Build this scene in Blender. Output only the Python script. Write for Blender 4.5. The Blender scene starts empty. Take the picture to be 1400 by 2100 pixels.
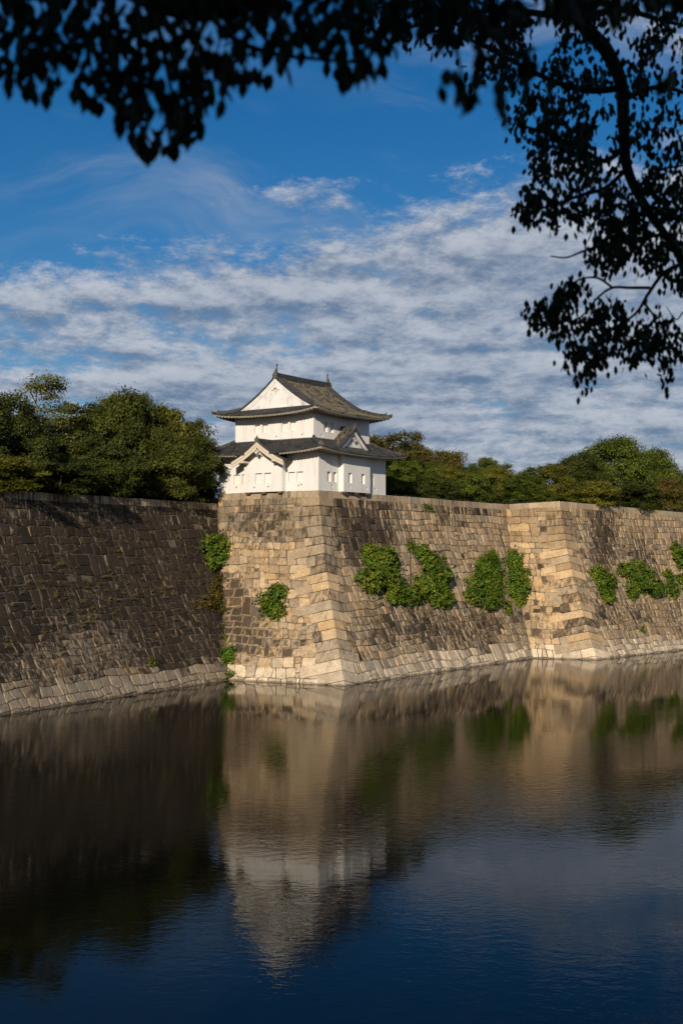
import bpy, math, random
import numpy as np
from mathutils import Vector, noise as mnoise

random.seed(7); RNG = np.random.default_rng(7)
scene = bpy.context.scene
COL = scene.collection
R = math.radians

# ------------------------------------------------------------------ camera
F_PX, HZ, CAM_Z = 2550.0, 1140.0, 13.56          # focal length in photo pixels, horizon row, eye height over the water
cam_d = bpy.data.cameras.new('camera'); cam = bpy.data.objects.new('camera', cam_d); COL.objects.link(cam)
cam.location = (0, 0, CAM_Z); cam.rotation_euler = (R(90), 0, 0)
cam_d.sensor_width = 36; cam_d.lens = F_PX / 2100 * 36
cam_d.shift_y = (HZ - 1050) / 2100
cam_d.clip_start = .05; cam_d.clip_end = 6000
cam_d.dof.use_dof = True; cam_d.dof.focus_distance = 140; cam_d.dof.aperture_fstop = 3.2
scene.camera = cam

# ------------------------------------------------------------------ sky, sun, exposure
SUN_FROM = Vector((-.199, -.98, 0)).normalized()
SUN_EL = R(20)
world = bpy.data.worlds.new('World'); scene.world = world; world.use_nodes = True

class NT:
    """small helper to write node trees"""
    def __init__(s, tree): s.t = tree; s.t.nodes.clear()
    def n(s, typ, **kw):
        nd = s.t.nodes.new(typ)
        for k, v in kw.items(): setattr(nd, k, v)
        return nd
    def put(s, sock, v):
        if isinstance(v, bpy.types.NodeSocket): s.t.links.new(v, sock)
        elif v is not None:
            if isinstance(v, (tuple, list)) and sock.type == 'RGBA' and len(v) == 3: v = (*v, 1)
            sock.default_value = v
    def m(s, op, a, b=None, c=None, clamp=False):
        nd = s.n('ShaderNodeMath', operation=op, use_clamp=clamp)
        for i, v in enumerate((a, b, c)):
            if v is not None: s.put(nd.inputs[i], v)
        return nd.outputs[0]
    def vm(s, op, a, b=None, scale=None):
        nd = s.n('ShaderNodeVectorMath', operation=op)
        s.put(nd.inputs[0], a)
        if b is not None: s.put(nd.inputs[1], b)
        if scale is not None: s.put(nd.inputs['Scale'], scale)
        return nd.outputs[0]
    def mix(s, f, a, b):
        nd = s.n('ShaderNodeMix', data_type='RGBA')
        s.put(nd.inputs[0], f); s.put(nd.inputs[6], a); s.put(nd.inputs[7], b)
        return nd.outputs[2]
    def mul(s, f, a, b):
        nd = s.n('ShaderNodeMix', data_type='RGBA', blend_type='MULTIPLY')
        s.put(nd.inputs[0], f); s.put(nd.inputs[6], a); s.put(nd.inputs[7], b)
        return nd.outputs[2]
    def noise(s, vec, scale, detail=4, rough=.55, dist=0, w=None):
        nd = s.n('ShaderNodeTexNoise')
        s.put(nd.inputs['Vector'], vec); nd.inputs['Scale'].default_value = scale
        nd.inputs['Detail'].default_value = detail; nd.inputs['Roughness'].default_value = rough
        nd.inputs['Distortion'].default_value = dist
        return nd.outputs[0]
    def ramp(s, f, lo, hi, a=0., b=1., smooth=True):
        nd = s.n('ShaderNodeMapRange', interpolation_type='SMOOTHSTEP' if smooth else 'LINEAR')
        s.put(nd.inputs[0], f); s.put(nd.inputs[1], lo); s.put(nd.inputs[2], hi)
        s.put(nd.inputs[3], a); s.put(nd.inputs[4], b)
        return nd.outputs[0]
    def xyz(s, x, y, z):
        nd = s.n('ShaderNodeCombineXYZ')
        for i, v in enumerate((x, y, z)): s.put(nd.inputs[i], v)
        return nd.outputs[0]
    def sep(s, v):
        nd = s.n('ShaderNodeSeparateXYZ'); s.put(nd.inputs[0], v); return nd.outputs
    def mapping(s, v, rot=(0, 0, 0), scale=(1, 1, 1), loc=(0, 0, 0)):
        nd = s.n('ShaderNodeMapping'); s.put(nd.inputs[0], v)
        nd.inputs['Location'].default_value = loc; nd.inputs['Rotation'].default_value = rot; nd.inputs['Scale'].default_value = scale
        return nd.outputs[0]

def build_sky():
    t = NT(world.node_tree)
    out = t.n('ShaderNodeOutputWorld'); bg = t.n('ShaderNodeBackground')
    sky = t.n('ShaderNodeTexSky', sky_type='NISHITA', sun_disc=False)
    sky.sun_elevation = SUN_EL
    sky.sun_rotation = math.atan2(SUN_FROM.x, SUN_FROM.y)
    sky.air_density = 1.0; sky.dust_density = .3; sky.ozone_density = 3.0; sky.altitude = 0
    d = t.n('ShaderNodeTexCoord').outputs['Generated']
    sx, sy, sz = t.sep(d)
    zc = t.m('ADD', t.m('MULTIPLY', t.m('MAXIMUM', sz, 0.0), .85), .10)
    u = t.m('DIVIDE', sx, zc); v = t.m('DIVIDE', sy, zc)
    p = t.xyz(u, v, 0.0)                                   # a flat cloud layer seen in perspective
    hs = t.n('ShaderNodeHueSaturation'); hs.inputs['Saturation'].default_value = 1.35; hs.inputs['Value'].default_value = .73
    t.put(hs.inputs['Color'], t.mul(1.0, t.mix(t.ramp(sz, -.02, .22, .85, 0), sky.outputs[0], (2.9, 4.1, 5.6)), (.92, .93, 1.0)))
    # altocumulus: long rolls broken into puffs, closing towards the horizon
    wv = t.n('ShaderNodeTexNoise'); wv.inputs['Scale'].default_value = .9; wv.inputs['Detail'].default_value = 4
    t.put(wv.inputs['Vector'], p)
    pw = t.vm('ADD', p, t.vm('SCALE', t.vm('SUBTRACT', wv.outputs[1], (.5, .5, .5)), scale=.45))
    def dens(q, dr):
        puffs = t.noise(t.mapping(q, rot=(0, 0, R(-16)), scale=(1.15, 1.0, 1)), 2.5, 12, .68)
        heaps = t.noise(t.mapping(dr, rot=(0, R(-4), 0), scale=(1.0, 1.0, 2.2)), 10.0, 12, .72)      # billows with height of their own
        rolls = t.noise(t.mapping(q, rot=(0, 0, R(-20)), scale=(.30, 1.25, 1), loc=(4.3, 2.2, 0)), 1.5, 3, .5)
        big = t.noise(t.mapping(q, loc=(1.7, 6.1, 0)), .42, 3, .5)
        return t.m('ADD', t.m('ADD', t.m('MULTIPLY', puffs, .24), t.m('MULTIPLY', rolls, .23)), t.m('ADD', t.m('MULTIPLY', big, .17), t.m('MULTIPLY', heaps, .36)))
    d0 = dens(pw, d)
    d1 = dens(t.vm('ADD', pw, (.02, -.09, 0)), t.vm('ADD', d, (-.002, 0, .013)))
    dist = t.m('SQRT', t.m('ADD', t.m('MULTIPLY', u, u), t.m('MULTIPLY', v, v)))
    cover = t.ramp(dist, 2.3, 3.6, -.105, .07)
    side = t.ramp(t.m('DIVIDE', u, t.m('ADD', dist, .01)), -.25, .22, -.055, .075)
    side = t.m('MULTIPLY', side, t.ramp(dist, 3.0, 4.2, 1.0, .2))
    dd = t.m('ADD', t.m('ADD', d0, cover), side)
    mask = t.ramp(dd, .468, .555)
    lit = t.ramp(t.m('SUBTRACT', d0, d1), -.08, .08)
    thick = t.ramp(dd, .54, .72)
    lit2 = t.m('MULTIPLY', lit, t.m('SUBTRACT', 1.0, t.m('MULTIPLY', thick, .35)))
    ccol = t.mix(lit2, (1.3, 1.95, 3.05), (5.3, 5.6, 6.2))
    # thin cirrus streaks
    cw = t.n('ShaderNodeTexNoise'); cw.inputs['Scale'].default_value = 3.2; cw.inputs['Detail'].default_value = 3
    t.put(cw.inputs['Vector'], d)
    dc = t.vm('ADD', d, t.vm('SCALE', t.vm('SUBTRACT', cw.outputs[1], (.5, .5, .5)), scale=.22))
    ci = t.noise(t.mapping(dc, rot=(0, R(38), 0), scale=(1.1, 1.0, 6.0), loc=(.35, 0, .1)), 2.6, 9, .62)
    ci2 = t.noise(t.mapping(d, loc=(2.3, .4, 1.1)), 3.4, 2, .5)
    cir = t.m('MULTIPLY', t.ramp(ci, .47, .74), t.ramp(ci2, .38, .58, 0.06, .70))
    c1 = t.mix(cir, hs.outputs[0], (3.0, 3.7, 4.8))
    c2 = t.mix(t.m('MULTIPLY', mask, .92), c1, ccol)
    t.put(bg.inputs[0], c2); bg.inputs[1].default_value = .10
    t.t.links.new(bg.outputs[0], out.inputs[0])
build_sky()

sun_d = bpy.data.lights.new('sun', 'SUN'); sun = bpy.data.objects.new('sun', sun_d); COL.objects.link(sun)
sun_d.energy = 4.6; sun_d.angle = R(.5); sun_d.color = (1.0, .87, .70)
sdir = Vector((SUN_FROM.x * math.cos(SUN_EL), SUN_FROM.y * math.cos(SUN_EL), math.sin(SUN_EL)))
sun.rotation_euler = sdir.to_track_quat('Z', 'Y').to_euler(); sun.location = sdir * 200
vs = scene.view_settings
vs.view_transform = 'Standard'; vs.look = 'None'; vs.exposure = 0; vs.gamma = 1; vs.use_curve_mapping = False
scene.cycles.max_bounces = 6; scene.cycles.diffuse_bounces = 2; scene.cycles.glossy_bounces = 3
scene.cycles.transmission_bounces = 3; scene.cycles.use_denoising = True; scene.cycles.caustics_reflective = False

# ------------------------------------------------------------------ helpers
def at(px, py, Y):                      # point at depth Y behind a pixel of the photograph
    return Vector(((px - 700) / F_PX * Y, Y, CAM_Z - (py - HZ) / F_PX * Y))
def proj(p):
    return 700 + F_PX * p[0] / p[1], HZ - F_PX * (p[2] - CAM_Z) / p[1]
def nz(x, y, z=0.): return mnoise.noise(Vector((x, y, z)))

def tag(o, label=None, cat=None, group=None, kind=None):
    if label: o['label'] = label
    if cat: o['category'] = cat
    if group: o['group'] = group
    if kind: o['kind'] = kind
    return o
def empty(name, loc=(0, 0, 0), rz=0, parent=None):
    o = bpy.data.objects.new(name, None); COL.objects.link(o)
    o.location = loc; o.rotation_euler = (0, 0, rz); o.parent = parent
    return o
def mesh_np(name, V, faces=None, quads=None, attr=None, smooth=False, uv=None):
    """mesh from arrays; quads is an (n,4) array, or faces a list of tuples; attr: per-vertex rgba named 'vc'"""
    me = bpy.data.meshes.new(name)
    V = np.asarray(V, dtype=np.float32).reshape(-1, 3)
    if quads is not None:
        Q = np.asarray(quads, dtype=np.int32); k = Q.shape[1]
        me.vertices.add(len(V)); me.vertices.foreach_set('co', V.ravel())
        me.loops.add(Q.size); me.loops.foreach_set('vertex_index', Q.ravel())
        me.polygons.add(len(Q)); me.polygons.foreach_set('loop_start', np.arange(0, Q.size, k, dtype=np.int32))
        me.update(calc_edges=True)
    else:
        me.from_pydata(V.tolist(), [], faces); me.update()
    if attr is not None:
        a = me.attributes.new('vc', 'FLOAT_COLOR', 'POINT')
        A = np.asarray(attr, dtype=np.float32)
        if A.ndim == 1: A = np.tile(A, (len(V), 1))
        a.data.foreach_set('color', A.ravel())
    if uv is not None:
        l = me.uv_layers.new(name='uv'); idx = np.zeros(len(me.loops), dtype=np.int32)
        me.loops.foreach_get('vertex_index', idx)
        l.data.foreach_set('uv', np.asarray(uv, dtype=np.float32)[idx].ravel())
    if smooth: me.polygons.foreach_set('use_smooth', np.ones(len(me.polygons), dtype=bool))
    return me
def obj(name, me, mat=None, parent=None, loc=None, rz=0):
    o = bpy.data.objects.new(name, me); COL.objects.link(o)
    if mat is not None and not me.materials: me.materials.append(mat)
    o.parent = parent
    if loc is not None: o.location = loc
    o.rotation_euler = (0, 0, rz)
    return o

class MB:
    """collects simple shapes into one mesh"""
    def __init__(s): s.v = []; s.f = []
    def add(s, vs, fs):
        b = len(s.v); s.v += [tuple(p) for p in vs]; s.f += [tuple(i + b for i in f) for f in fs]; return s
    def box(s, x0, x1, y0, y1, z0, z1):
        return s.add([(x0,y0,z0),(x1,y0,z0),(x1,y1,z0),(x0,y1,z0),(x0,y0,z1),(x1,y0,z1),(x1,y1,z1),(x0,y1,z1)],
                     [(0,3,2,1),(4,5,6,7),(0,1,5,4),(1,2,6,5),(2,3,7,6),(3,0,4,7)])
    def hexa(s, p8):
        return s.add(p8, [(0,3,2,1),(4,5,6,7),(0,1,5,4),(1,2,6,5),(2,3,7,6),(3,0,4,7)])
    def tube(s, pts, rad, n=8, cap=True):
        pts = [Vector(p) for p in pts]; rings = []
        ref = Vector((.3, .2, 1))
        for i, p in enumerate(pts):
            d = (pts[min(i + 1, len(pts) - 1)] - pts[max(i - 1, 0)]).normalized()
            a = d.cross(ref)
            if a.length < 1e-3: a = d.cross(Vector((1, 0, 0)))
            a.normalize(); b = d.cross(a).normalized()
            r = rad[i] if hasattr(rad, '__len__') else rad
            rings.append([p + (a * math.cos(2 * math.pi * k / n) + b * math.sin(2 * math.pi * k / n)) * r for k in range(n)])
        b0 = len(s.v)
        for rg in rings: s.v += [tuple(q) for q in rg]
        for i in range(len(rings) - 1):
            for k in range(n):
                s.f.append((b0 + i*n + k, b0 + i*n + (k+1) % n, b0 + (i+1)*n + (k+1) % n, b0 + (i+1)*n + k))
        if cap:
            s.f.append(tuple(b0 + k for k in range(n))[::-1]); s.f.append(tuple(b0 + (len(rings)-1)*n + k for k in range(n)))
        return s
    def sweep(s, pts, sect, ups=None):
        """sweep a closed section (list of (side, up)) along pts, up stays vertical"""
        pts = [Vector(p) for p in pts]; n = len(sect); b0 = len(s.v)
        for i, p in enumerate(pts):
            d = pts[min(i + 1, len(pts) - 1)] - pts[max(i - 1, 0)]
            side = Vector((d.y, -d.x, 0))
            if side.length < 1e-6: side = Vector((1, 0, 0))
            side.normalize(); up = side.cross(d).normalized()
            if up.z < 0: up = -up
            s.v += [tuple(p + side * a + up * b) for a, b in sect]
        for i in range(len(pts) - 1):
            for k in range(n):
                s.f.append((b0 + i*n + k, b0 + i*n + (k+1) % n, b0 + (i+1)*n + (k+1) % n, b0 + (i+1)*n + k))
        s.f.append(tuple(b0 + k for k in range(n))[::-1]); s.f.append(tuple(b0 + (len(pts)-1)*n + k for k in range(n)))
        return s
    def mesh(s, name, smooth=False): return mesh_np(name, s.v, faces=s.f, smooth=smooth)
    def build(s, name, mat, parent=None, smooth=False, loc=None): return obj(name, s.mesh(name, smooth), mat, parent, loc)

# ------------------------------------------------------------------ materials
MAT = {}
def new_mat(name):
    m = bpy.data.materials.new(name); m.use_nodes = True
    t = NT(m.node_tree); out = t.n('ShaderNodeOutputMaterial'); b = t.n('ShaderNodeBsdfPrincipled')
    t.t.links.new(b.outputs[0], out.inputs[0]); MAT[name] = m
    return t, b, out
def bump(t, b, h, strength=.4, dist=.05):
    n = t.n('ShaderNodeBump'); n.inputs['Strength'].default_value = strength; n.inputs['Distance'].default_value = dist
    t.put(n.inputs['Height'], h); t.t.links.new(n.outputs[0], b.inputs['Normal'])
def pos(t): return t.n('ShaderNodeNewGeometry').outputs['Position']
def vcol(t):
    a = t.n('ShaderNodeAttribute', attribute_name='vc')
    s = t.n('ShaderNodeSeparateColor'); t.t.links.new(a.outputs['Color'], s.inputs[0])
    return s.outputs[0], s.outputs[1], s.outputs[2], a.outputs['Alpha']

def mat_stone():
    t, b, o = new_mat('stone')
    tone, dark, warm, pale = vcol(t)
    P = pos(t)
    fine = t.noise(P, 5.0, 6, .65)
    med = t.noise(P, 1.1, 5, .6)
    streak = t.noise(t.mapping(P, scale=(2.6, 2.6, .32)), 1.0, 6, .62)
    base = t.mix(warm, (.335, .28, .20), (.425, .30, .16))
    base = t.mix(pale, base, (.50, .43, .32))
    wet = t.ramp(t.m('ADD', t.sep(P)[2], t.m('MULTIPLY', med, .3)), .22, .42, .45, 1.0)
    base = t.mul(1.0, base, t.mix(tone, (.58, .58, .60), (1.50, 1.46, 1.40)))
    base = t.mul(1.0, base, t.mix(t.ramp(fine, .3, .7), (.78, .78, .78), (1.14, 1.13, 1.12)))
    base = t.mul(.7, base, t.mix(t.ramp(med, .35, .65), (.78, .74, .70), (1.1, 1.1, 1.1)))
    m = t.m('ADD', dark, t.m('MULTIPLY', t.m('SUBTRACT', streak, .5), 1.35))
    m = t.m('ADD', m, t.m('MULTIPLY', t.m('SUBTRACT', med, .5), .5))
    dm = t.ramp(m, .22, .72, 0, .93)
    dcol = t.mul(1.0, t.mix(t.ramp(fine, .35, .7), (.035, .0245, .0165), (.080, .058, .039)), t.mix(tone, (.20, .19, .175), (1.6, 1.58, 1.55)))
    base = t.mix(dm, base, dcol)
    base = t.mul(1.0, base, t.xyz(wet, wet, wet))
    t.put(b.inputs['Base Color'], base); b.inputs['Roughness'].default_value = .88
    b.inputs['Specular IOR Level'].default_value = .25
    bump(t, b, t.m('ADD', fine, t.m('MULTIPLY', t.noise(P, 16, 4, .6), .4)), .55, .05)
mat_stone()

def mat_core():
    t, b, o = new_mat('wall_core')
    P = pos(t)
    t.put(b.inputs['Base Color'], t.mix(t.noise(P, 1.5, 4), (.06, .048, .035), (.17, .135, .095)))
    b.inputs['Roughness'].default_value = .95
mat_core()

def mat_plaster(name, c0, c1, dirt=.25):
    t, b, o = new_mat(name)
    P = pos(t)
    st = t.noise(t.mapping(P, scale=(1.6, 1.6, .22)), 1.0, 6, .6)
    n2 = t.noise(P, .55, 5, .6)
    f = t.m('MULTIPLY', t.ramp(st, .46, .75), dirt) if dirt < .5 else t.m('MULTIPLY', t.ramp(t.m('ADD', n2, t.m('MULTIPLY', t.m('SUBTRACT', st, .5), .7)), .50, .72), dirt)
    c = t.mix(t.ramp(n2, .35, .7), c0, c1)
    c = t.mix(f, c, (.42, .40, .36) if dirt < .5 else (.22, .21, .19))
    t.put(b.inputs['Base Color'], c); b.inputs['Roughness'].default_value = .8; b.inputs['Specular IOR Level'].default_value = .2
    bump(t, b, t.noise(P, 3, 5, .6), .12, .05)
mat_plaster('plaster', (.79, .765, .72), (.74, .715, .675), .32)
mat_plaster('gable_plaster', (.80, .77, .72), (.66, .64, .60), .6)
mat_plaster('shutter', (.79, .75, .68), (.75, .71, .64), .15)
mat_plaster('bargeboard', (.62, .53, .40), (.66, .58, .46), .2)
mat_plaster('soffit', (.68, .60, .47), (.60, .53, .41), .35)

def mat_tile(name, lichen, lcol):
    t, b, o = new_mat(name)
    uvn = t.n('ShaderNodeUVMap', uv_map='uv').outputs[0]
    P = pos(t)
    a, p, _ = t.sep(uvn); a00 = 0.0; RIB = 1.0
    rnd = t.ramp(t.m('ABSOLUTE', t.m('SUBTRACT', t.m('FRACT', t.m('MULTIPLY', t.m('SUBTRACT', a, a00), 1 / RIB)), .58)), .16, .30, 1.0, .12)
    cell = t.n('ShaderNodeTexWhiteNoise', noise_dimensions='2D')
    t.put(cell.inputs['Vector'], t.xyz(t.m('FLOOR', a), t.m('FLOOR', t.m('MULTIPLY', p, 3.2)), 0.0))
    n1 = t.noise(P, 1.3, 6, .65); n2 = t.noise(P, 7, 4, .6)
    base = t.mix(t.ramp(n2, .35, .65), (.012, .012, .0125), (.032, .032, .033))
    base = t.mix(t.m('MULTIPLY', t.m('MULTIPLY', cell.outputs[0], rnd), .65), base, (.105, .102, .097))
    mk = t.m('ADD', t.m('ADD', n1, t.m('MULTIPLY', t.m('SUBTRACT', cell.outputs[0], .5), .35)), lichen)
    base = t.mix(t.m('MULTIPLY', t.ramp(mk, .5, .85), t.m('ADD', .35, t.m('MULTIPLY', rnd, .65))), base, t.mix(n2, lcol, tuple(x * .55 for x in lcol)))
    t.put(b.inputs['Base Color'], base); b.inputs['Roughness'].default_value = .7; b.inputs['Specular IOR Level'].default_value = .2
    bump(t, b, t.m('ADD', t.m('FRACT', t.m('MULTIPLY', p, 3.2)), t.m('MULTIPLY', n2, .4)), .5, .06)
mat_tile('tile', -.10, (.16, .155, .14))
mat_tile('tile_lichen', .22, (.25, .205, .13))

def mat_simple(name, c0, c1, rough=.8, scale=3.0, bmp=.3, spec=.3):
    t, b, o = new_mat(name)
    P = pos(t); n = t.noise(P, scale, 5, .6)
    t.put(b.inputs['Base Color'], t.mix(t.ramp(n, .3, .7), c0, c1)); b.inputs['Roughness'].default_value = rough
    b.inputs['Specular IOR Level'].default_value = spec
    if bmp: bump(t, b, n, bmp, .04)
mat_simple('ridge_tile', (.02, .02, .021), (.085, .083, .078), .7, 5, spec=.2)
mat_simple('ornament', (.05, .05, .05), (.16, .15, .13), .7, 4)
mat_simple('plaster_ornament', (.55, .50, .42), (.70, .66, .58), .8, 4)
mat_simple('timber', (.09, .06, .035), (.16, .11, .07), .8, 6)
mat_simple('bark', (.035, .026, .018), (.10, .08, .06), .9, 4, .6)
mat_simple('dark_bark', (.014, .011, .008), (.04, .032, .024), .95, 6, .5, .1)
mat_simple('pale_bark', (.16, .14, .11), (.28, .25, .20), .9, 3, .6)
mat_simple('earth', (.05, .045, .025), (.10, .085, .05), .95, .6)
mat_simple('black_hole', (.012, .011, .01), (.02, .02, .018), .9, 3, 0)
mat_simple('iron', (.02, .02, .02), (.04, .038, .035), .6, 3, .1)

def mat_leaf(name, dk, lt, trans=.25, tipcol=None, rough=.5):
    m = bpy.data.materials.new(name); m.use_nodes = True; MAT[name] = m
    t = NT(m.node_tree); out = t.n('ShaderNodeOutputMaterial')
    tone, hue, _, _ = vcol(t)
    c = t.mix(tone, dk, lt)
    if tipcol: c = t.mix(t.ramp(t.m('ADD', t.m('MULTIPLY', t.noise(pos(t), .35, 3), .8), t.m('MULTIPLY', hue, .35)), .55, .75), c, tipcol)
    b = t.n('ShaderNodeBsdfPrincipled'); t.put(b.inputs['Base Color'], c); b.inputs['Roughness'].default_value = rough
    b.inputs['Specular IOR Level'].default_value = .12
    tr = t.n('ShaderNodeBsdfTranslucent'); t.put(tr.inputs[0], t.mul(1.0, c, (1.2, 1.3, .5)))
    mx = t.n('ShaderNodeMixShader'); mx.inputs[0].default_value = trans
    t.t.links.new(b.outputs[0], mx.inputs[1]); t.t.links.new(tr.outputs[0], mx.inputs[2]); t.t.links.new(mx.outputs[0], out.inputs[0])
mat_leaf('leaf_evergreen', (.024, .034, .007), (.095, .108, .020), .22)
mat_leaf('leaf_green', (.042, .062, .008), (.165, .20, .030), .3)
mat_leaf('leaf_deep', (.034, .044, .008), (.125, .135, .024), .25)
mat_leaf('leaf_olive', (.066, .074, .011), (.23, .215, .032), .3)
mat_leaf('leaf_autumn', (.060, .046, .012), (.17, .115, .028), .3, (.10, .115, .02))
mat_leaf('leaf_bamboo', (.06, .055, .012), (.15, .125, .03), .3)
mat_leaf('leaf_pale', (.11, .12, .04), (.25, .25, .09), .35)
mat_leaf('leaf_bush', (.038, .076, .009), (.125, .215, .024), .28, (.20, .22, .025))
mat_leaf('leaf_bright', (.06, .12, .010), (.15, .25, .025), .3)
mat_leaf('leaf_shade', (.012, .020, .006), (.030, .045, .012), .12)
mat_leaf('grass', (.07, .07, .02), (.19, .14, .06), .2)

def mat_water():
    t, b, o = new_mat('water')
    P = pos(t)
    x, y, z = t.sep(P)
    b.inputs['Base Color'].default_value = (.0045, .0045, .003, 1)
    b.inputs['Roughness'].default_value = .015; b.inputs['IOR'].default_value = 1.21
    q = t.mapping(P, rot=(0, 0, R(8)), scale=(.85, 1.35, 1))
    w1 = t.noise(q, 1.35, 4, .55, .5)
    w2 = t.noise(t.mapping(P, rot=(0, 0, R(-14)), scale=(.7, 1.3, 1)), 4.2, 2, .5)
    patch = t.ramp(t.noise(t.mapping(P, scale=(.7, 1.0, 1)), .04, 3, .5), .38, .62, .3, 1.4)
    calm = t.m('MULTIPLY', t.ramp(y, 84., 118., 1.0, .35), t.ramp(y, 44., 68., .42, 1.0))
    h = t.m('ADD', t.m('MULTIPLY', w1, 1.0), t.m('MULTIPLY', w2, .42))
    n = t.n('ShaderNodeBump'); n.inputs['Distance'].default_value = .0125
    t.put(n.inputs['Strength'], t.m('MULTIPLY', patch, calm)); t.put(n.inputs['Height'], h)
    t.t.links.new(n.outputs[0], b.inputs['Normal'])
mat_water()

# ------------------------------------------------------------------ the setting
g = mesh_np('moat_water', [(-400, -3, 0), (500, -3, 0), (500, 420, 0), (-400, 420, 0)], faces=[(0, 1, 2, 3)])
tag(obj('moat_water', g, MAT['water']), kind='structure')

# plan of the ramparts: base points on the water, top points on the crest
def P2(x, y): return Vector((x, y))
Z_BED = -.6
B0, B1, B2, B3, B4, B5 = P2(-35.2, 94.5), P2(-12.34, 135.6), P2(.306, 130.), P2(25.3, 164.7), P2(33.2, 162.3), P2(58.9, 189.3)
T0, T1, T2, T3, T4, T5 = P2(-38.4, 107.5), P2(-14.8, 149.3), P2(-2.56, 140.6), P2(23.35, 177.2), P2(30.3, 172.9), P2(63.4, 209.)
class Face:
    def __init__(s, key, b0, b1, t0, t1, z0, z1):
        s.key = key; s.b0, s.b1, s.t0, s.t1, s.z0, s.z1 = b0, b1, t0, t1, z0, z1
        s.L = ((b1 - b0).length + (t1 - t0).length) / 2
    shear = 0.
    def kk(s, z): return max(0., 1 - z / s.z0) ** 1.42
    def ztop(s, d): f = d / s.L; return s.z0 + (s.z1 - s.z0) * f
    def pt(s, d, z, off=0.):
        f = d / s.L; zt = s.z0 + (s.z1 - s.z0) * f
        k = max(0., 1 - z / zt) ** 1.42
        b = s.b0.lerp(s.b1, f); t = s.t0.lerp(s.t1, f)
        xy = t + (b - t) * k
        p = Vector((xy.x, xy.y, z))
        if off: p += s.nrm(d, z) * off
        return p
    def nrm(s, d, z):
        e = .2
        a = s.pt(d + e, z) - s.pt(d - e, z); b = s.pt(d, z + e) - s.pt(d, z - e)
        return a.cross(b).normalized()
LW = Face('LW', B0, B1, T0, T1, 19.85, 19.85)
BL = Face('BL', B1, B2, T1, T2, 21.0, 21.0)
BR = Face('BR', B2, B3, T2, T3, 21.0, 20.9)
CL = Face('CL', B3, B4, T3, T4, 20.9, 21.15)
CR = Face('CR', B4, B5, T4, T5, 21.15, 20.3)
LW.shear, BL.shear, BR.shear, CL.shear, CR.shear = 9.5, -4.0, 7.5, -3.0, 6.0      # joints run down the line of slope

def blob(d, z, cd, cz, rd, rz):
    q = ((d - cd) / rd) ** 2 + ((z - cz) / rz) ** 2
    return math.exp(-q * 1.2)
def stain(face, d, z):
    """how much lichen and soot a stone carries, and how washed it is by the water"""
    k = face.key; r = random.random
    n = nz(d * .13 + 3, z * .17, len(k) + ord(k[0]) * 1.7 + ord(k[1])) * .5
    edge = 2.2 + .9 * nz(d * .2, 9, ord(k[1])) + random.uniform(-.45, .45)
    wash = max(0., min(1., (edge - z) / .8))
    if k == 'LW':
        dk = 1.0 + n * .45 - .40 * max(0, 1 - (z - 2) / 4.5) * (1 if d < 34 else .3) - .35 * blob(d, z, 24, 5.0, 10, 2.5)
        if z > 17.5: dk -= .25
    elif k == 'BL':
        dk = .10 + n * .6 + .52 * blob(d, z, 6, 17.5, 8, 3.4) + 1.0 * blob(d, z, 1.5, 6.5, 5.0, 5.5) + .40 * blob(d, z, 8, 3.8, 6, 1.8)
        if z < 12 and r() < .10: dk += .6
    elif k == 'BR':
        dk = .33 + n * .7 + .95 * blob(d, z, 8.5, 16.0, 6.0, 3.8) + .42 * blob(d, z, 18, 4.8, 17, 2.8) + .25 * blob(d, z, 30, 20, 16, 1.0)
        if r() < .05: dk += .45
    elif k == 'CL':
        dk = .02 + n * .6 + (.65 if r() < .09 else 0) + .35 * blob(d, z, 2, 5, 4, 3.5)
    else:
        dk = .33 + n * .7 + .75 * blob(d, z, 9.0, 15.5, 3.2, 4.5) + .5 * blob(d, z, 19, 14, 5, 4) + .35 * blob(d, z, 10, 5.0, 14, 3.0)
    dk *= (1 - .92 * wash)
    return max(0., min(1.1, dk + (r() - .5) * .16)), wash
def stone_attr(face, d, z, quoin=False):
    dk, wash = stain(face, d, z)
    k = face.key
    warm = {'LW': .2, 'BL': .45, 'BR': .38, 'CL': .68, 'CR': .45}[k] + (random.random() - .5) * .7
    if k == 'BL' and z > 15: warm -= .25
    tone = .42 + (random.random() - .5) * .75 + (.10 if quoin else 0)
    if k in ('BL', 'CL') and z < 15.5: tone += .30  # sun-facing faces: extra sunlight put into the stone tone
    if quoin: warm -= .15; dk += random.uniform(-.1, .15)
    if quoin: dk = min(dk, .44) + (.36 if (k == 'CL' and 3 < z < 11 and random.random() < .7) or (k == 'BL' and random.random() < .12) else 0)
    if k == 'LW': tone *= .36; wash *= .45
    if random.random() < .04: warm += .6
    return (max(0, min(1, tone)), dk, max(0, min(1.2, warm)), wash * .9)

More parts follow.
